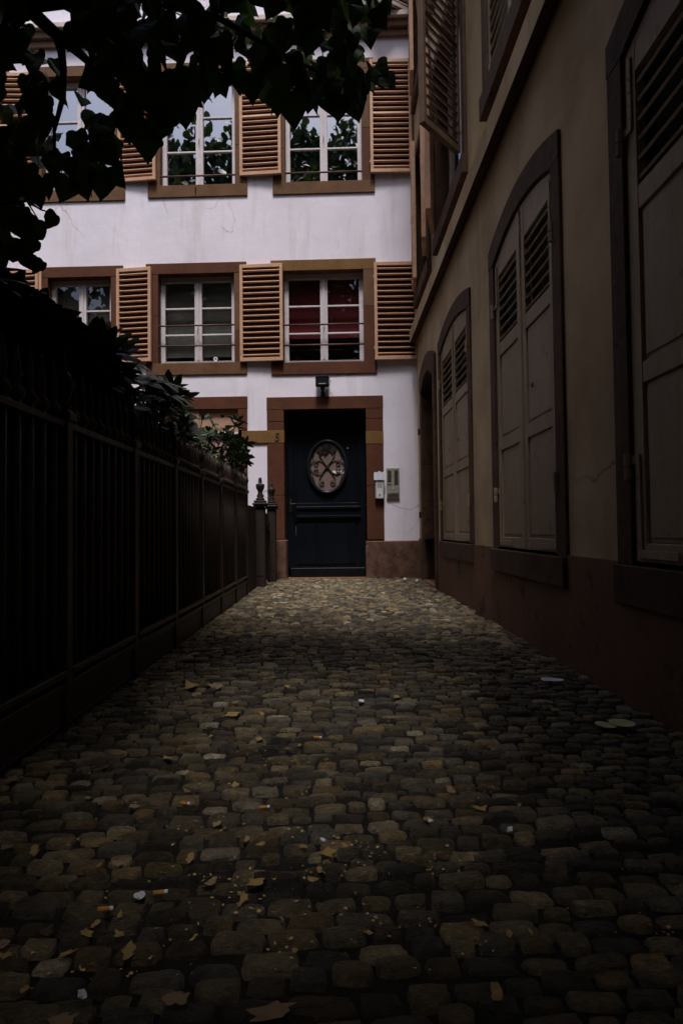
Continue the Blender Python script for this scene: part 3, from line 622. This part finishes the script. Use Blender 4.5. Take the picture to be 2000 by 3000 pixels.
# ------------------------------------------------------------------ fence on the left
FX = -.955; bay = .718; y_first = 2.160-bay*4
fence = tag(empty('iron_fence', (FX, 0, 0)), 'long dark brown iron fence of round bars along the left of the alley', 'fence')
posts = [y_first+bay*k for k in range(11)]
pm0 = MB().box(-.024,.024,-.024,.024,0,1.12,.004).box(-.034,.034,-.034,.034,1.08,1.11,.003); 
fin = MB().lathe([(.02,1.12),(.030,1.135),(.018,1.15),(.030,1.19),(.034,1.215),(.024,1.245),(.010,1.26),(.014,1.275),(.004,1.33)], n=10)
pme = obj('post', pm0, 'fence', fence); fme = obj('finial', fin, 'iron', pme, True); pme.location = (0, posts[0], 0)
def kid(o, parent, loc):
    c = o.copy(); C.objects.link(c); c.parent = parent; c.location = loc; return c
for y in posts[1:]:
    c = kid(pme, fence, (0,y,0)); kid(fme, c, (0,0,0))
bar = MB().tube([(0,0,.19),(0,0,1.10)], .0125, 10).lathe([(.0125,1.09),(.024,1.10),(.026,1.115),(.014,1.13),(.010,1.145),(.015,1.17),(.012,1.21),(.001,1.275)], n=8)
b0 = obj('bar', bar, 'fence', fence, True); first = True
bp0 = MB().box(-.012,.012,.026,bay-.026,.012,.150).box(-.022,.022,.026,bay-.026,.150,.172).box(-.026,.026,.026,bay-.026,.192,.214).box(.012,.017,.06,bay-.06,.03,.034).box(.012,.017,.06,bay-.06,.128,.132)
bk0 = MB().box(-.036,-.030,.0,bay,.18,1.075,.001)
rl0 = MB().box(-.018,.018,.026,bay-.026,1.055,1.078)
bko = obj('added_dark_sheet', bk0, 'iron', fence); bko.location = (0,posts[0],0)  # dark sheet added behind the bars to blacken the gaps and stop light
bpo = obj('base_panel', bp0, 'fence', fence); rlo = obj('rail', rl0, 'fence', fence)
bpo.location = (0,posts[0],0); rlo.location = (0,posts[0],0)
for k, y in enumerate(posts[:-1]):
    if k: kid(bko, fence, (0,y,0)); kid(bpo, fence, (0,y,0)); kid(rlo, fence, (0,y,0))
    for q in range(8):
        loc = (0, y+bay*(q+1)/9, 0)
        if first: b0.location = loc; first = False
        else: kid(b0, fence, loc)
def gatepost(loc, h, label):
    r = tag(empty('gate_post', loc), label, 'gate post')
    obj('shaft', MB().box(-.058,.058,-.058,.058,0,h-.06,.01).box(-.04,.04,-.062,-.058,.15,h-.16,.004), 'wood', r)
    obj('cap', MB().box(-.076,.076,-.076,.076,h-.06,h-.035,.006).box(-.086,.086,-.086,.086,h-.035,h-.01,.008).box(-.07,.07,-.07,.07,h-.01,h+.02,.006), 'iron', r)
    obj('finial', MB().lathe([(.05,h+.02),(.054,h+.04),(.036,h+.055),(.044,h+.075),(.030,h+.10),(.027,h+.125),(.048,h+.165),(.052,h+.20),(.050,h+.215),(.020,h+.22),(.023,h+.245),(.019,h+.28),(.012,h+.295)], n=14), 'iron', r, True)
gatepost((-.905, 7.32, 0), 1.02, 'nearer dark wooden gate post with turned finial at the end of the fence')
gatepost((-.855, 8.10, 0), 1.02, 'farther dark gate post with turned finial, close against the white house')
gt = tag(empty('garden_gate', (-.905,7.41,0)), 'low dark wooden board gate between the two gate posts', 'gate')
for k in range(6): obj('board', MB().box(-.02,.02,.01+k*.098,.10+k*.098,.06,.90), 'wood', gt)
obj('crossbar', MB().box(.02,.035,.01,.59,.72,.79), 'wood', gt)
dg = tag(empty('low_wall', (-.97,6.95,0)), 'low dark red board wall closing the gap between fence and gate post', 'wall')
obj('board', MB().box(-.02,.02,-.30,.28,0,.96), 'wood', dg)

# ------------------------------------------------------------------ leaves
def heart(kind=0):
    """hanging broad leaf: base at 0, tip at z=-1.04, front -y"""
    prof = [(.04,.30),(-.03,.43),(-.15,.50),(-.34,.50),(-.55,.40),(-.76,.23),(-.92,.07),(-1.04,.0)] if kind == 0 else [(.05,.28),(-.02,.40),(-.18,.46),(-.36,.50),(-.46,.50),(-.57,.385),(-.78,.22),(-1.06,.0)]
    vs = []; fs = []
    for z, w in prof:
        for c in (-1,-.5,0,.5,1):
            zz = z-(.05 if c == 0 and z > 0 else 0)-(.035*abs(c) if kind == 1 and -.5 < z < -.4 else 0)
            y = -.10*abs(c)*w*2+.16*(z+.4)**2+.025*math.sin(9*z+3*c)
            vs.append((c*w*(1+.04*math.sin(11*z+5*c)), y, zz))
    for i in range(len(prof)-1):
        for j in range(4): fs.append((i*5+j, i*5+j+1, (i+1)*5+j+1, (i+1)*5+j))
    return np.array(vs), fs
def heart_lo():
    prof = [(.06,.30),(-.2,.48),(-.5,.38),(-.85,.10),(-1.0,0)]
    vs = [(c*w, -.1*abs(c)*w*2+.12*(z+.4)**2, z) for z, w in prof for c in (-1,0,1)]
    return np.array(vs), [(i*3+j, i*3+j+1, (i+1)*3+j+1, (i+1)*3+j) for i in range(4) for j in range(2)]
def lance():
    prof = [(0,.03),(.13,.11),(.36,.18),(.62,.175),(.86,.10),(1,.015)]
    vs = [(c*w, z, -.05*abs(c)*w*4-.30*z*z) for z, w in prof for c in (-1,0,1)]
    return np.array(vs), [(i*3+j, i*3+j+1, (i+1)*3+j+1, (i+1)*3+j) for i in range(5) for j in range(2)]
class Leaves:
    def __init__(s): s.V = []; s.F = []; s.n = 0
    def put(s, tpl, pos, M3, size):
        vs, fs = tpl; a = vs @ np.array(M3).T*size + np.array(pos)
        s.V.append(a); s.F += [tuple(i+s.n for i in f) for f in fs]; s.n += len(a)
    def build(s, name, mat, parent):
        me = bpy.data.meshes.new(name); me.from_pydata(np.concatenate(s.V).tolist(), [], s.F); me.update(); me.materials.append(MT[mat])
        me.polygons.foreach_set('use_smooth', [True]*len(me.polygons))
        o = bpy.data.objects.new(name, me); C.objects.link(o); o.parent = parent; return o
HE, H1, HL, LA = heart(), heart(1), heart_lo(), lance()
def rotm(rx, ry, rz): return Matrix.Rotation(rz,3,'Z') @ Matrix.Rotation(rx,3,'X') @ Matrix.Rotation(ry,3,'Y')
BX = [-400,0,60,100,150,175,200,230,262,285,330,352,380,420,452,468,500,540,560,600,650,685,720,760,800,835,850,885,905,1000]
BY = [640,640,600,470,450,462,450,430,400,300,350,375,330,310,300,240,228,205,215,245,262,290,272,268,278,275,215,222,150,-60]
HOLES = [h for h in [(122,38,42,24),(167,138,24,26),(202,138,14,14),(176,182,26,22),(148,268,26,20),(233,240,30,18),(246,304,24,24),(286,310,18,40),(100,50,20,20),(135,300,14,20),(180,310,16,16),(345,250,10,12),(420,230,24,18),(22,168,8,10),(55,170,6,10),(500,340,60,60),(80,110,10,8),(30,230,14,14),(120,415,20,12),(610,38,30,10),(860,120,16,30)] if h[:2] not in ((246,304),(345,250),(420,230),(500,340))]
LF = Leaves()
tree = tag(empty('broadleaf_tree', (-2.6,1.0,0)), 'broad-leaved tree whose dark heart-shaped leaves hang over the top left of the alley', 'tree')
TO = Vector((2.6,-1.0,0))
# leaves that form the lower edge, measured one by one: x, y of the stalk, height in px, turn, depth
EDGE = [(462,165,80,4,2.5),(330,300,82,6,2.6),(405,255,66,-58,2.5),(440,262,52,-70,2.5),(670,205,92,3,2.5),(640,205,60,-14,2.6),(742,225,55,26,2.5),(780,215,66,-6,2.45),(808,222,60,16,2.45),(835,165,55,-30,2.6),(862,155,55,20,2.7),(880,175,45,40,2.7),(585,170,70,-10,2.6),(545,160,56,8,2.7),(500,165,60,16,2.7),
 (190,395,72,10,2.4),(215,385,60,30,2.5),(120,400,60,-12,2.4),(60,380,66,8,2.4),(20,420,60,4,2.3),(275,250,70,18,2.6),(300,265,66,-14,2.6),(375,270,66,-24,2.6),(360,210,70,12,2.7),(715,180,80,-6,2.55),(760,190,60,10,2.6),(810,100,60,-10,2.8),(838,60,60,12,2.8),(860,15,60,6,2.8),
 (238,395,66,-8,2.4),(258,380,60,22,2.45),(160,410,62,-20,2.4),(90,420,70,12,2.35),(140,350,74,-10,2.45),(205,330,76,14,2.5),(248,320,66,-18,2.5),(175,300,60,8,2.5),(60,320,70,-6,2.4),(290,215,72,-8,2.6),(245,190,66,14,2.6),
 (20,475,62,-6,2.2),(45,490,60,24,2.2),(88,503,72,-34,2.2),(130,492,46,-50,2.2),(72,488,34,-68,2.2),(78,552,50,-20,2.25),(40,556,50,50,2.25),(60,590,44,30,2.3),(15,570,52,70,2.3),(100,600,40,-40,2.3)]
for x, y, s, rt, Y in EDGE:
    p = at(x, y, Y)+TO; size = s*Y/1411/1.04
    LF.put(random.choice((HE, HE, H1)), p, rotm(R(random.uniform(-18,18)), R(-rt), R(random.uniform(-25,25))), size)
cnt = 0
while cnt < 1050:
    x = random.uniform(-160, 900); y = random.uniform(-160, 640); Y = random.uniform(2.2, 3.7)
    size = random.uniform(.075, .13); px = size*1411/Y
    if y+px*.95 > np.interp(x, BX, BY)-6 or y+px*.6 > np.interp(x-px*.45, BX, BY) or y+px*.6 > np.interp(x+px*.45, BX, BY): continue
    if y > 330 and x > 80 and random.random() < .1: continue
    if any(((x-h[0])/(h[2]+px*.34))**2+((y+px*.45-h[1])/(h[3]+px*.34))**2 < 1 for h in HOLES): continue
    LF.put(random.choice((HE, HE, H1)), at(x,y,Y)+TO, rotm(R(random.uniform(-45,50)), R(random.uniform(-45,45)), R(random.uniform(-80,80))), size); cnt += 1
# unseen rest of the crown, pruned to let a lane of sun onto the alley
cnt = 0
while cnt < 17000:
    p = Vector((random.uniform(-5.6, 1.08), random.uniform(-4.4, 3.2), random.uniform(2.6, 10.4)))
    q = Vector(((p.x+1.9)/3.7, (p.y+.5)/3.9, (p.z-6.0)/4.3))
    lump = .16*math.sin(2.1*p.x+1)+.14*math.sin(1.9*p.y+2*p.z)+.12*math.sin(3.1*p.z+1.3*p.x)
    if q.length+lump > 1: continue
    if p.y > 2.7-.25*max(0, p.z-5): continue
    gx = math.sin(2.7*p.x+.5*p.z)*math.sin(2.3*p.y+1.1)*math.sin(2.2*p.z+.4*p.x)
    if gx > .45: continue
    gp = p-sd*(p.z/sd.z)                     # where its shadow falls
    if -.5 < gp.x < .55 and 1.15 < gp.y < 3.1 and random.random() < .96: continue
    if -.7 < gp.x < .8 and gp.y > 4.0 and random.random() < .80: continue
    if p.z > 5 and -.8 < gp.x < .9 and gp.y > 3.1 and random.random() < .95: continue
    px_, py_ = project(p)
    if p.y > .2 and py_ > -60 and px_ < 980 and px_ > -200: continue
    if p.y > .2 and py_ > -140 and px_ >= 880: continue
    LF.put(HL, p+TO, rotm(R(random.uniform(-70,70)), R(random.uniform(-50,50)), R(random.uniform(0,360))), random.uniform(.15,.23)); cnt += 1
def shade_lobe(c, rad, n, s0=.12, s1=.19, box=False):  # unseen leaf clumps added for the shade they cast
    k = 0
    while k < n:
        q = Vector((random.uniform(-1,1), random.uniform(-1,1), random.uniform(-1,1)))
        if not box and q.length > 1+.25*math.sin(5*q.x+3*q.z)*math.cos(4*q.y+2*q.z): continue
        p = Vector((c[0]+q.x*rad[0], c[1]+q.y*rad[1], c[2]+q.z*rad[2])); px_, py_ = project(p)
        if p.y > .2 and py_ > -80 and -200 < px_ < 1700: continue
        if p.x > 1.02: continue
        gp = p-sd*(p.z/sd.z)
        if -.45 < gp.x < .5 and 1.25 < gp.y < 2.9 and p.z < 8 and random.random() < .9: continue
        LF.put(HL, p+TO, rotm(R(random.uniform(-70,70)), R(random.uniform(-50,50)), R(random.uniform(0,360))), random.uniform(s0,s1)); k += 1
shade_lobe((.75,-.5,4.6), (.45,2.2,1.2), 1500, .14, .2, True); shade_lobe((.6,.35,3.3), (.45,1.2,.7), 1100, .14, .2, True); shade_lobe((-.25,1.75,4.4), (.85,.5,.7), 420, .14, .2, True); shade_lobe((-.95,.0,4.2), (.34,1.7,1.0), 1200, .14, .2, True); shade_lobe((0,-.85,4.0), (1.1,.65,1.0), 1700, .14, .2, True)
LF.build('crown', 'leaf', tree)
def street_tree(c, rad, n, label):
    r = tag(empty('street_tree', (c[0],c[1],0)), label, 'tree'); lf = Leaves(); k = 0
    while k < n:
        q = Vector((random.uniform(-1,1), random.uniform(-1,1), random.uniform(-1,1)))
        if q.length > .88+.16*math.sin(5*q.x+2*q.z)*math.cos(4*q.z+1)+.10*math.sin(13*q.x)*math.sin(11*q.z): continue
        lf.put(HL, (q.x*rad[0], q.y*rad[1], c[2]+q.z*rad[2]), rotm(R(random.uniform(-60,60)), R(random.uniform(-50,50)), R(random.uniform(0,360))), random.uniform(.22,.36)); k += 1
    lf.build('crown', 'leaf', r); obj('trunk', MB().tube([(0,0,-.05),(.05,0,3),(.1,.05,7),(0,0,c[2]+rad[2]*.5)], [.32,.25,.19,.05], 12), 'bark', r, True)
street_tree((-1.0,-5.6,12.0), (3.4,1.7,5.0), 5000, 'tall street tree, mirrored as dark leaves in the panes of the right upper window')
street_tree((-6.8,-6.2,12.4), (3.5,1.8,5.3), 5000, 'tall street tree behind the garden, mirrored in the panes of the left upper windows')
shade_tree = tag(empty('broadleaf_tree', (-4.6,3.2,0)), 'unseen second broad-leaved tree added in the garden to block sky light', 'tree'); LF = Leaves()  # added out of view to darken the near right wall
for _ in range(5200):
    q = Vector((random.gauss(0,.45), random.gauss(0,.45), random.gauss(0,.42)))
    p = Vector((-4.5+q.x*1.5, 3.0+q.y*2.6, 5.4+q.z*3.6))
    if p.x > -.56*p.y-.45 and p.y > 0: continue
    LF.put(HL, p-Vector((-4.6,3.2,0)), rotm(R(random.uniform(-70,70)), R(random.uniform(-50,50)), R(random.uniform(0,360))), random.uniform(.16,.24))
LF.build('crown', 'leaf', shade_tree); obj('trunk', MB().tube([(0,0,-.05),(.02,0,1.5),(.1,-.1,3.2),(.05,-.2,6.5)], [.2,.15,.12,.04], 12), 'bark', shade_tree, True)
tk = MB().tube([(0,0,-.05),(.02,0,.5),(.05,.02,1.4),(.15,.05,2.6),(.4,.0,4),(.7,-.2,6),(.8,-.3,8.5)], [.24,.19,.17,.15,.11,.08,.03], 14)
obj('trunk', tk, 'bark', tree, True)
def branch(pts, r): obj('branch', MB().tube(pts, r, 8), 'bark', tree, True)
B1 = [Vector((.15,.05,2.5)), at(-150,-120,2.2)+TO, at(60,15,2.5)+TO, at(122,72,2.6)+TO, at(180,120,2.65)+TO, at(230,165,2.7)+TO, at(300,230,2.75)+TO, at(345,275,2.7)+TO]
branch(B1, [.06,.05,.030,.026,.020,.013,.008,.004])
branch([at(130,80,2.6)+TO, at(142,120,2.6)+TO, at(146,160,2.58)+TO, at(146,220,2.55)+TO, at(125,300,2.5)+TO, at(128,400,2.45)+TO], [.018,.018,.016,.012,.008,.004])
branch([at(60,15,2.5)+TO, at(300,-10,2.6)+TO, at(500,40,2.7)+TO, at(640,120,2.7)+TO, at(740,170,2.65)+TO, at(810,205,2.6)+TO], [.025,.02,.014,.010,.007,.004])
branch([at(235,18,2.6)+TO, at(190,45,2.6)+TO, at(160,75,2.6)+TO, at(145,110,2.6)+TO], [.005]*4)
branch([at(500,40,2.7)+TO, at(460,100,2.6)+TO, at(462,165,2.5)+TO], [.008,.006,.003])
branch([at(640,120,2.7)+TO, at(672,160,2.6)+TO, at(670,205,2.5)+TO], [.007,.005,.003])
branch([at(-60,470,2.2)+TO, at(20,468,2.2)+TO, at(62,462,2.2)+TO, at(95,482,2.2)+TO, at(130,492,2.2)+TO], [.006,.005,.004,.003,.002])
branch([at(62,462,2.2)+TO, at(88,503,2.2)+TO], [.003,.002]); branch([at(-60,470,2.2)+TO, at(-200,300,2.2)+TO, Vector((.12,.05,2.3))], [.006,.02,.05])
branch([Vector((.3,0,3.6)), Vector((1.2,.6,5)), Vector((2.2,1.2,6.5))], [.07,.05,.02]); branch([Vector((.35,0,3.8)), Vector((1.0,-1.2,5)), Vector((1.6,-2.4,6.4))], [.07,.05,.02]); branch([Vector((.5,-.1,4.6)), Vector((-.6,.6,6)), Vector((-1.4,1,7.6))], [.06,.045,.02])

def whorl(lf, tip, axis, n, size):
    axis = Vector(axis).normalized(); q = axis.to_track_quat('Z','Y').to_matrix()
    for k in range(n):
        t = 2*PI*k/n+random.uniform(-.3,.3); el = random.uniform(5,50)
        M = q @ Matrix.Rotation(t,3,'Z') @ Matrix.Rotation(R(el),3,'X')
        lf.put(LA, tip, M, size*random.uniform(.75,1.15))
def shrub(name, base, label, tips, size, n=7, group=None):
    r = tag(empty(name, base), label, 'shrub', group); b = Vector(base); lf = Leaves(); st = MB()
    for p in tips:
        q = Vector(p)-b; ax = Vector((q.x, q.y, max(.25, q.z*.6)))+Vector((random.uniform(-.3,.3), random.uniform(-.3,.3), random.uniform(-.1,.4)))
        whorl(lf, q, ax, n, size); 
        mid = Vector((q.x*.45, q.y*.45, q.z*.62))
        st.tube([(random.uniform(-.05,.05),random.uniform(-.05,.05),0), mid, q], [.014,.009,.004], 6)
    lf.build('foliage', 'laurel', r); obj('stem', st, 'bark', r, True)
def cloud(c, rad, n):
    out = []
    while len(out) < n:
        p = Vector((random.uniform(-1,1), random.uniform(-1,1), random.uniform(-1,1)))
        if .35 < p.length < 1: out.append((c[0]+p.x*rad[0], c[1]+p.y*rad[1], c[2]+p.z*rad[2]))
    return out
def px(l): return [at(x-.06*1411/Y, y+.018*1411/Y, Y) for x,y,Y in l]
UBX = [0,60,110,150,180,230,275,300,350,420,440,455,480,560,585]; UBY = [600,635,695,755,745,785,765,835,858,872,915,985,985,985,1005]
def overhang(x0, x1, n, far):
    out = []
    while len(out) < n:
        x = random.uniform(x0, x1); y = np.interp(x, UBX, UBY)+8+190*random.random()**1.3
        Y = max(.99/((773-x)/1411), np.interp(x, [0,270,430,590], [2.2,2.9,3.7,5.6]))+random.uniform(0,far)
        if y > 1100: continue
        out.append((x, y, Y))
    return px(out)
G = None
t1 = cloud((-1.62,2.35,.72), (.52,.85,.66), 190)+px([(30,700,2.5),(70,740,2.4),(120,752,2.5),(160,772,2.6),(195,760,2.7),(235,790,2.7),(100,800,2.4),(180,830,2.6),(60,850,2.3),(20,780,2.3),(15,650,2.3),(50,690,2.5),(140,720,2.6),(0,720,2.4),(150,860,2.5),(30,900,2.2),(100,900,2.3)])+overhang(-60,290,170,.5)
shrub('laurel_shrub', (-1.6,2.35,0), 'tall dark laurel-like shrub rising over the near part of the fence', t1, .15)
t2 = cloud((-1.55,3.45,.62), (.46,.75,.56), 170)+px([(268,800,3.6),(285,850,3.4),(310,870,3.4),(350,868,3.4),(395,870,3.5),(415,900,3.5),(330,910,3.3),(370,930,3.4),(300,930,3.2),(260,870,3.3),(395,935,3.6),(360,960,3.4),(250,920,3.2),(310,980,3.2),(220,960,3.0)])+overhang(240,440,60,.5)
shrub('laurel_shrub', (-1.55,3.75,0), 'middle dark laurel-like shrub whose leafy tips reach over the fence towards the door', t2, .15)
t3 = cloud((-1.42,5.5,.65), (.40,1.0,.62), 220)+px([(455,975,5.3),(480,960,5.5),(505,972,5.5),(530,985,5.6),(555,975,6.0),(560,962,6.0),(500,1000,5.3),(530,1010,5.5),(540,1030,5.6),(470,1000,5.2),(440,1000,5.0),(520,1045,5.5),(490,1030,5.3),(545,1000,5.8),(460,1040,5.1),(425,975,4.9),(415,1010,4.8),(550,1045,5.9),(440,950,5.2)])+overhang(430,580,70,.6)
shrub('laurel_shrub', (-1.4,5.4,0), 'smallest bushy laurel-like shrub near the far end of the fence before the cream window', t3, .115)
t4 = cloud((-1.75,.7,.75), (.65,1.1,.7), 170)
shrub('laurel_shrub', (-1.75,.9,0), 'nearest dark laurel-like shrub behind the fence bars at the left edge', t4, .14)
# ------------------------------------------------------------------ litter on the cobbles
def litter_leaf(kind):
    n = 15; mb = MB(); lob = [(1 if k % 3 == 0 else .78)*random.uniform(.62,1.08) for k in range(n)] if kind == 0 else [random.uniform(.5,1) for _ in range(n)]
    asp = random.uniform(.45,.9)
    ring = [(lob[k]*math.cos(2*PI*k/n), asp*lob[k]*math.sin(2*PI*k/n)) for k in range(n)]
    cu = random.uniform(.15,.7); ax = random.uniform(0,PI)
    def hz(x, y): return cu*(x*math.cos(ax)+y*math.sin(ax))**2+.06*math.sin(5*x+3*y)
    vs = [(x,y,hz(x,y)) for x,y in ring]+[(x*.5,y*.5,hz(x*.5,y*.5)) for x,y in ring]+[(0,0,0)]
    fs = [(k,(k+1)%n,(k+1)%n+n,k+n) for k in range(n)]+[(k+n,(k+1)%n+n,2*n) for k in range(n)]
    zm = min(v[2] for v in vs); mb.add([(v[0],v[1],v[2]-zm) for v in vs], fs); return mb
protos = []
for k in range(9):
    o = obj('fallen_leaf', litter_leaf(0 if k < 3 else 1), ('dryleaf','tanleaf','brownleaf')[k % 3] if k % 3 != 2 or k > 6 else 'dryleaf', None, True); protos.append(o)
G = 'dry leaf pieces scattered over the cobbles'
spots = [(440,1578,.075),(498,1575,.07),(615,1505,.06),(672,1503,.05),(595,1415,.055),(525,1410,.045),(720,1363,.04),(655,1395,.04),(745,1418,.05),(785,1418,.04),(560,1385,.04),(625,1340,.03),(450,1500,.05),(1015,1418,.05),(600,1935,.05),(585,2025,.045),(1035,1812,.035),(1020,1960,.04),(430,1815,.03),(1275,1630,.05),(1195,1850,.03),(1168,2140,.05),(270,1980,.05),(200,2140,.05),(295,2180,.035),(405,2290,.035),(105,2140,.05),(60,2270,.05),(140,2340,.085),(1140,2280,.04),(790,1940,.03),(500,1890,.03),(385,1740,.04),(530,1640,.05),(310,1850,.035),(240,1760,.035),(690,1710,.03)]
spots = [(on_ground(x,y), s) for x,y,s in spots]
while len(spots) < 230:
    y = 1.0+7.2*random.random()**1.7; x = random.choice((random.uniform(-.9,1.05), random.gauss(-.35,.35), -.9+abs(random.gauss(0,.08))))
    if -.92 < x < 1.08: spots.append((Vector((x,y,.0)), random.uniform(.008,.026)*(1.0 if random.random() < .85 else 1.7)))
for i, (p, s) in enumerate(spots):
    src = protos[i % 9]; o = src if i < 9 else src.copy()
    if i >= 9: C.objects.link(o)
    o.location = (p.x, p.y, .0165); o.scale = (s*(.72 if p.y > 2.0 else .30) if s > .045 else s*.55 if s > .028 else s*.8,)*3; o.scale = tuple(v*random.uniform(.8,1.2) for v in o.scale)
    o.rotation_euler = (random.uniform(-.2,.2), random.uniform(-.2,.2), random.uniform(0,6.28))
    tag(o, 'small dry yellow-brown leaf or leaf piece lying among the cobbles', 'fallen leaf', G)
# single things on the ground
def flat(name, poly, z, mat, p, rz, label, cat, curl=.0):
    n = len(poly); cx = sum(q[0] for q in poly)/n; cy = sum(q[1] for q in poly)/n
    vs = [(x,y,z+curl*((x-cx)**2+(y-cy)**2)/.003+.002) for x,y in poly]+[(cx,cy,z+.002)]
    fs = [(k,(k+1)%n,n) for k in range(n)]
    o = obj(name, MB().add(vs,fs).add([(a,b,c-.0012) for a,b,c in vs], [f[::-1] for f in fs]), mat, None); o.location = (p.x,p.y,.017); o.rotation_euler = (0,0,rz); return tag(o, label, cat)
def leafpoly(l, w, n=14): return [(l*.5*math.cos(2*PI*k/n)*(1+.12*math.cos(2*PI*k/n)), w*.5*math.sin(2*PI*k/n)) for k in range(n)]
flat('dry_leaf', leafpoly(.082,.085), .008, 'palepad', on_ground(1425,1667), .2, 'larger round pale green leaf on the cobbles near the right wall', 'leaf', .006)
flat('dry_leaf', leafpoly(.055,.075), .004, 'palepad', on_ground(1389,1668), .5, 'smaller pale olive leaf lying half under the round pale green leaf', 'leaf', .006)
flat('paper_scrap', [(-.045,-.028),(.035,-.03),(.048,.0),(.02,.026),(-.04,.03),(-.05,.0)], .004, 'grit', on_ground(1268,1563), -.1, 'flat white paper scrap on the cobbles near the plinth of the right wall', 'paper', .004)
flat('curled_leaf', leafpoly(.06,.06), .004, 'brownleaf', on_ground(1300,1546), .7, 'curled brown leaf at the foot of the right wall behind the paper scrap', 'leaf', .02)
o = obj('dry_leaf', litter_leaf(0), 'tanleaf', None, True); o.location = (*on_ground(625,2322)[:2], .018); o.scale = (.042,.030,.03); o.rotation_euler = (0,0,.35); tag(o, 'pointed tan leaf on the cobbles at the bottom edge of the photo', 'leaf')
def butt(x, y, rz, label):
    r = tag(empty('cigarette_butt', (*on_ground(x,y)[:2], .022), rz), label, 'cigarette butt')
    obj('filter', MB().tube([(-.012,0,0),(.008,0,0)], .0042, 8), 'butt', r); obj('stub', MB().tube([(.008,0,0),(.014,0,0)], .004, 8), 'paper', r)
butt(242,2090,.1,'orange cigarette butt lying left of the middle, below the white chewed scrap'); butt(368,2052,.15,'orange cigarette butt beside the round white scrap on the cobbles'); butt(425,1847,-.2,'orange cigarette butt on the cobbles left of the middle of the alley'); butt(606,1856,.2,'orange cigarette butt lying in the middle of the alley'); butt(729,1695,-.2,'orange cigarette butt farthest up the alley')
def wad(x, y, s, label, sy=1.0):
    bm = bmesh.new(); bmesh.ops.create_icosphere(bm, subdivisions=2, radius=s)
    for v in bm.verts: v.co *= random.uniform(.65,1.15); v.co.z *= .5; v.co.y *= sy
    mb = MB(); bm.verts.index_update(); mb.add([v.co[:] for v in bm.verts], [[v.index for v in f.verts] for f in bm.faces]); bm.free()
    p = on_ground(x,y); o = obj('paper_wad', mb, 'paper', None); o.location = (p.x,p.y,.021); o.rotation_euler = (0,0,random.uniform(0,3)); return tag(o, label, 'paper')
wad(322,2058,.011,'round white chewed paper wad between two orange butts'); wad(742,1931,.010,'flat white paper bit in the middle of the near cobbles',.4); wad(1170,1905,.011,'white paper bit on the near cobbles right of the middle',.6); wad(190,2285,.011,'white crumpled paper bit near the bottom left corner',.6); wad(988,1886,.007,'small white bit right of centre on the cobbles'); wad(829,1611,.012,'small round white bit halfway up the alley'); wad(930,1331,.055,'larger white crumpled paper at the foot of the far plinth stone',.35); wad(957,1334,.03,'smaller white crumpled paper in the corner by the doorway',.6)
# crumbs in the joints and pale grit
cr = MB()
def crumb(x, y, s):
    n = random.choice((5,6,7)); a = random.uniform(0,6.28); st = random.uniform(.25,.9); z = random.uniform(.012,.019); cu = random.uniform(-.4,.8)
    q = [(s*random.uniform(.5,1)*math.cos(2*PI*k/n), s*st*random.uniform(.5,1)*math.sin(2*PI*k/n)) for k in range(n)]
    cr.add([(x+u*math.cos(a)-v*math.sin(a), y+u*math.sin(a)+v*math.cos(a), z+cu*u*u/s) for u, v in q], [tuple(range(n))])
for _ in range(150):
    y = .95+6.8*random.random()**1.5; x = random.gauss(-.1,.42)
    for _k in range(random.randint(3,13)):
        X_, Y_ = x+random.gauss(0,.035), y+random.gauss(0,.022)
        if -.92 < X_ < 1.08: crumb(X_, Y_, random.uniform(.0015,.0065))
for _ in range(700): crumb(random.uniform(-.93,1.08), .95+6.8*random.random()**1.4, random.uniform(.0015,.005))
tag(obj('leaf_crumbs', cr, 'crumb'), 'fine yellow leaf crumbs in the joints between the cobbles', 'leaf crumbs', None, 'stuff')
cr = MB()
for _ in range(420): crumb(random.uniform(-.9,1.05), .95+6*random.random()**1.5, random.uniform(.0010,.0032))
tag(obj('pale_grit', cr, 'grit'), 'pale grit specks strewn over the dark cobbles', 'grit', None, 'stuff')
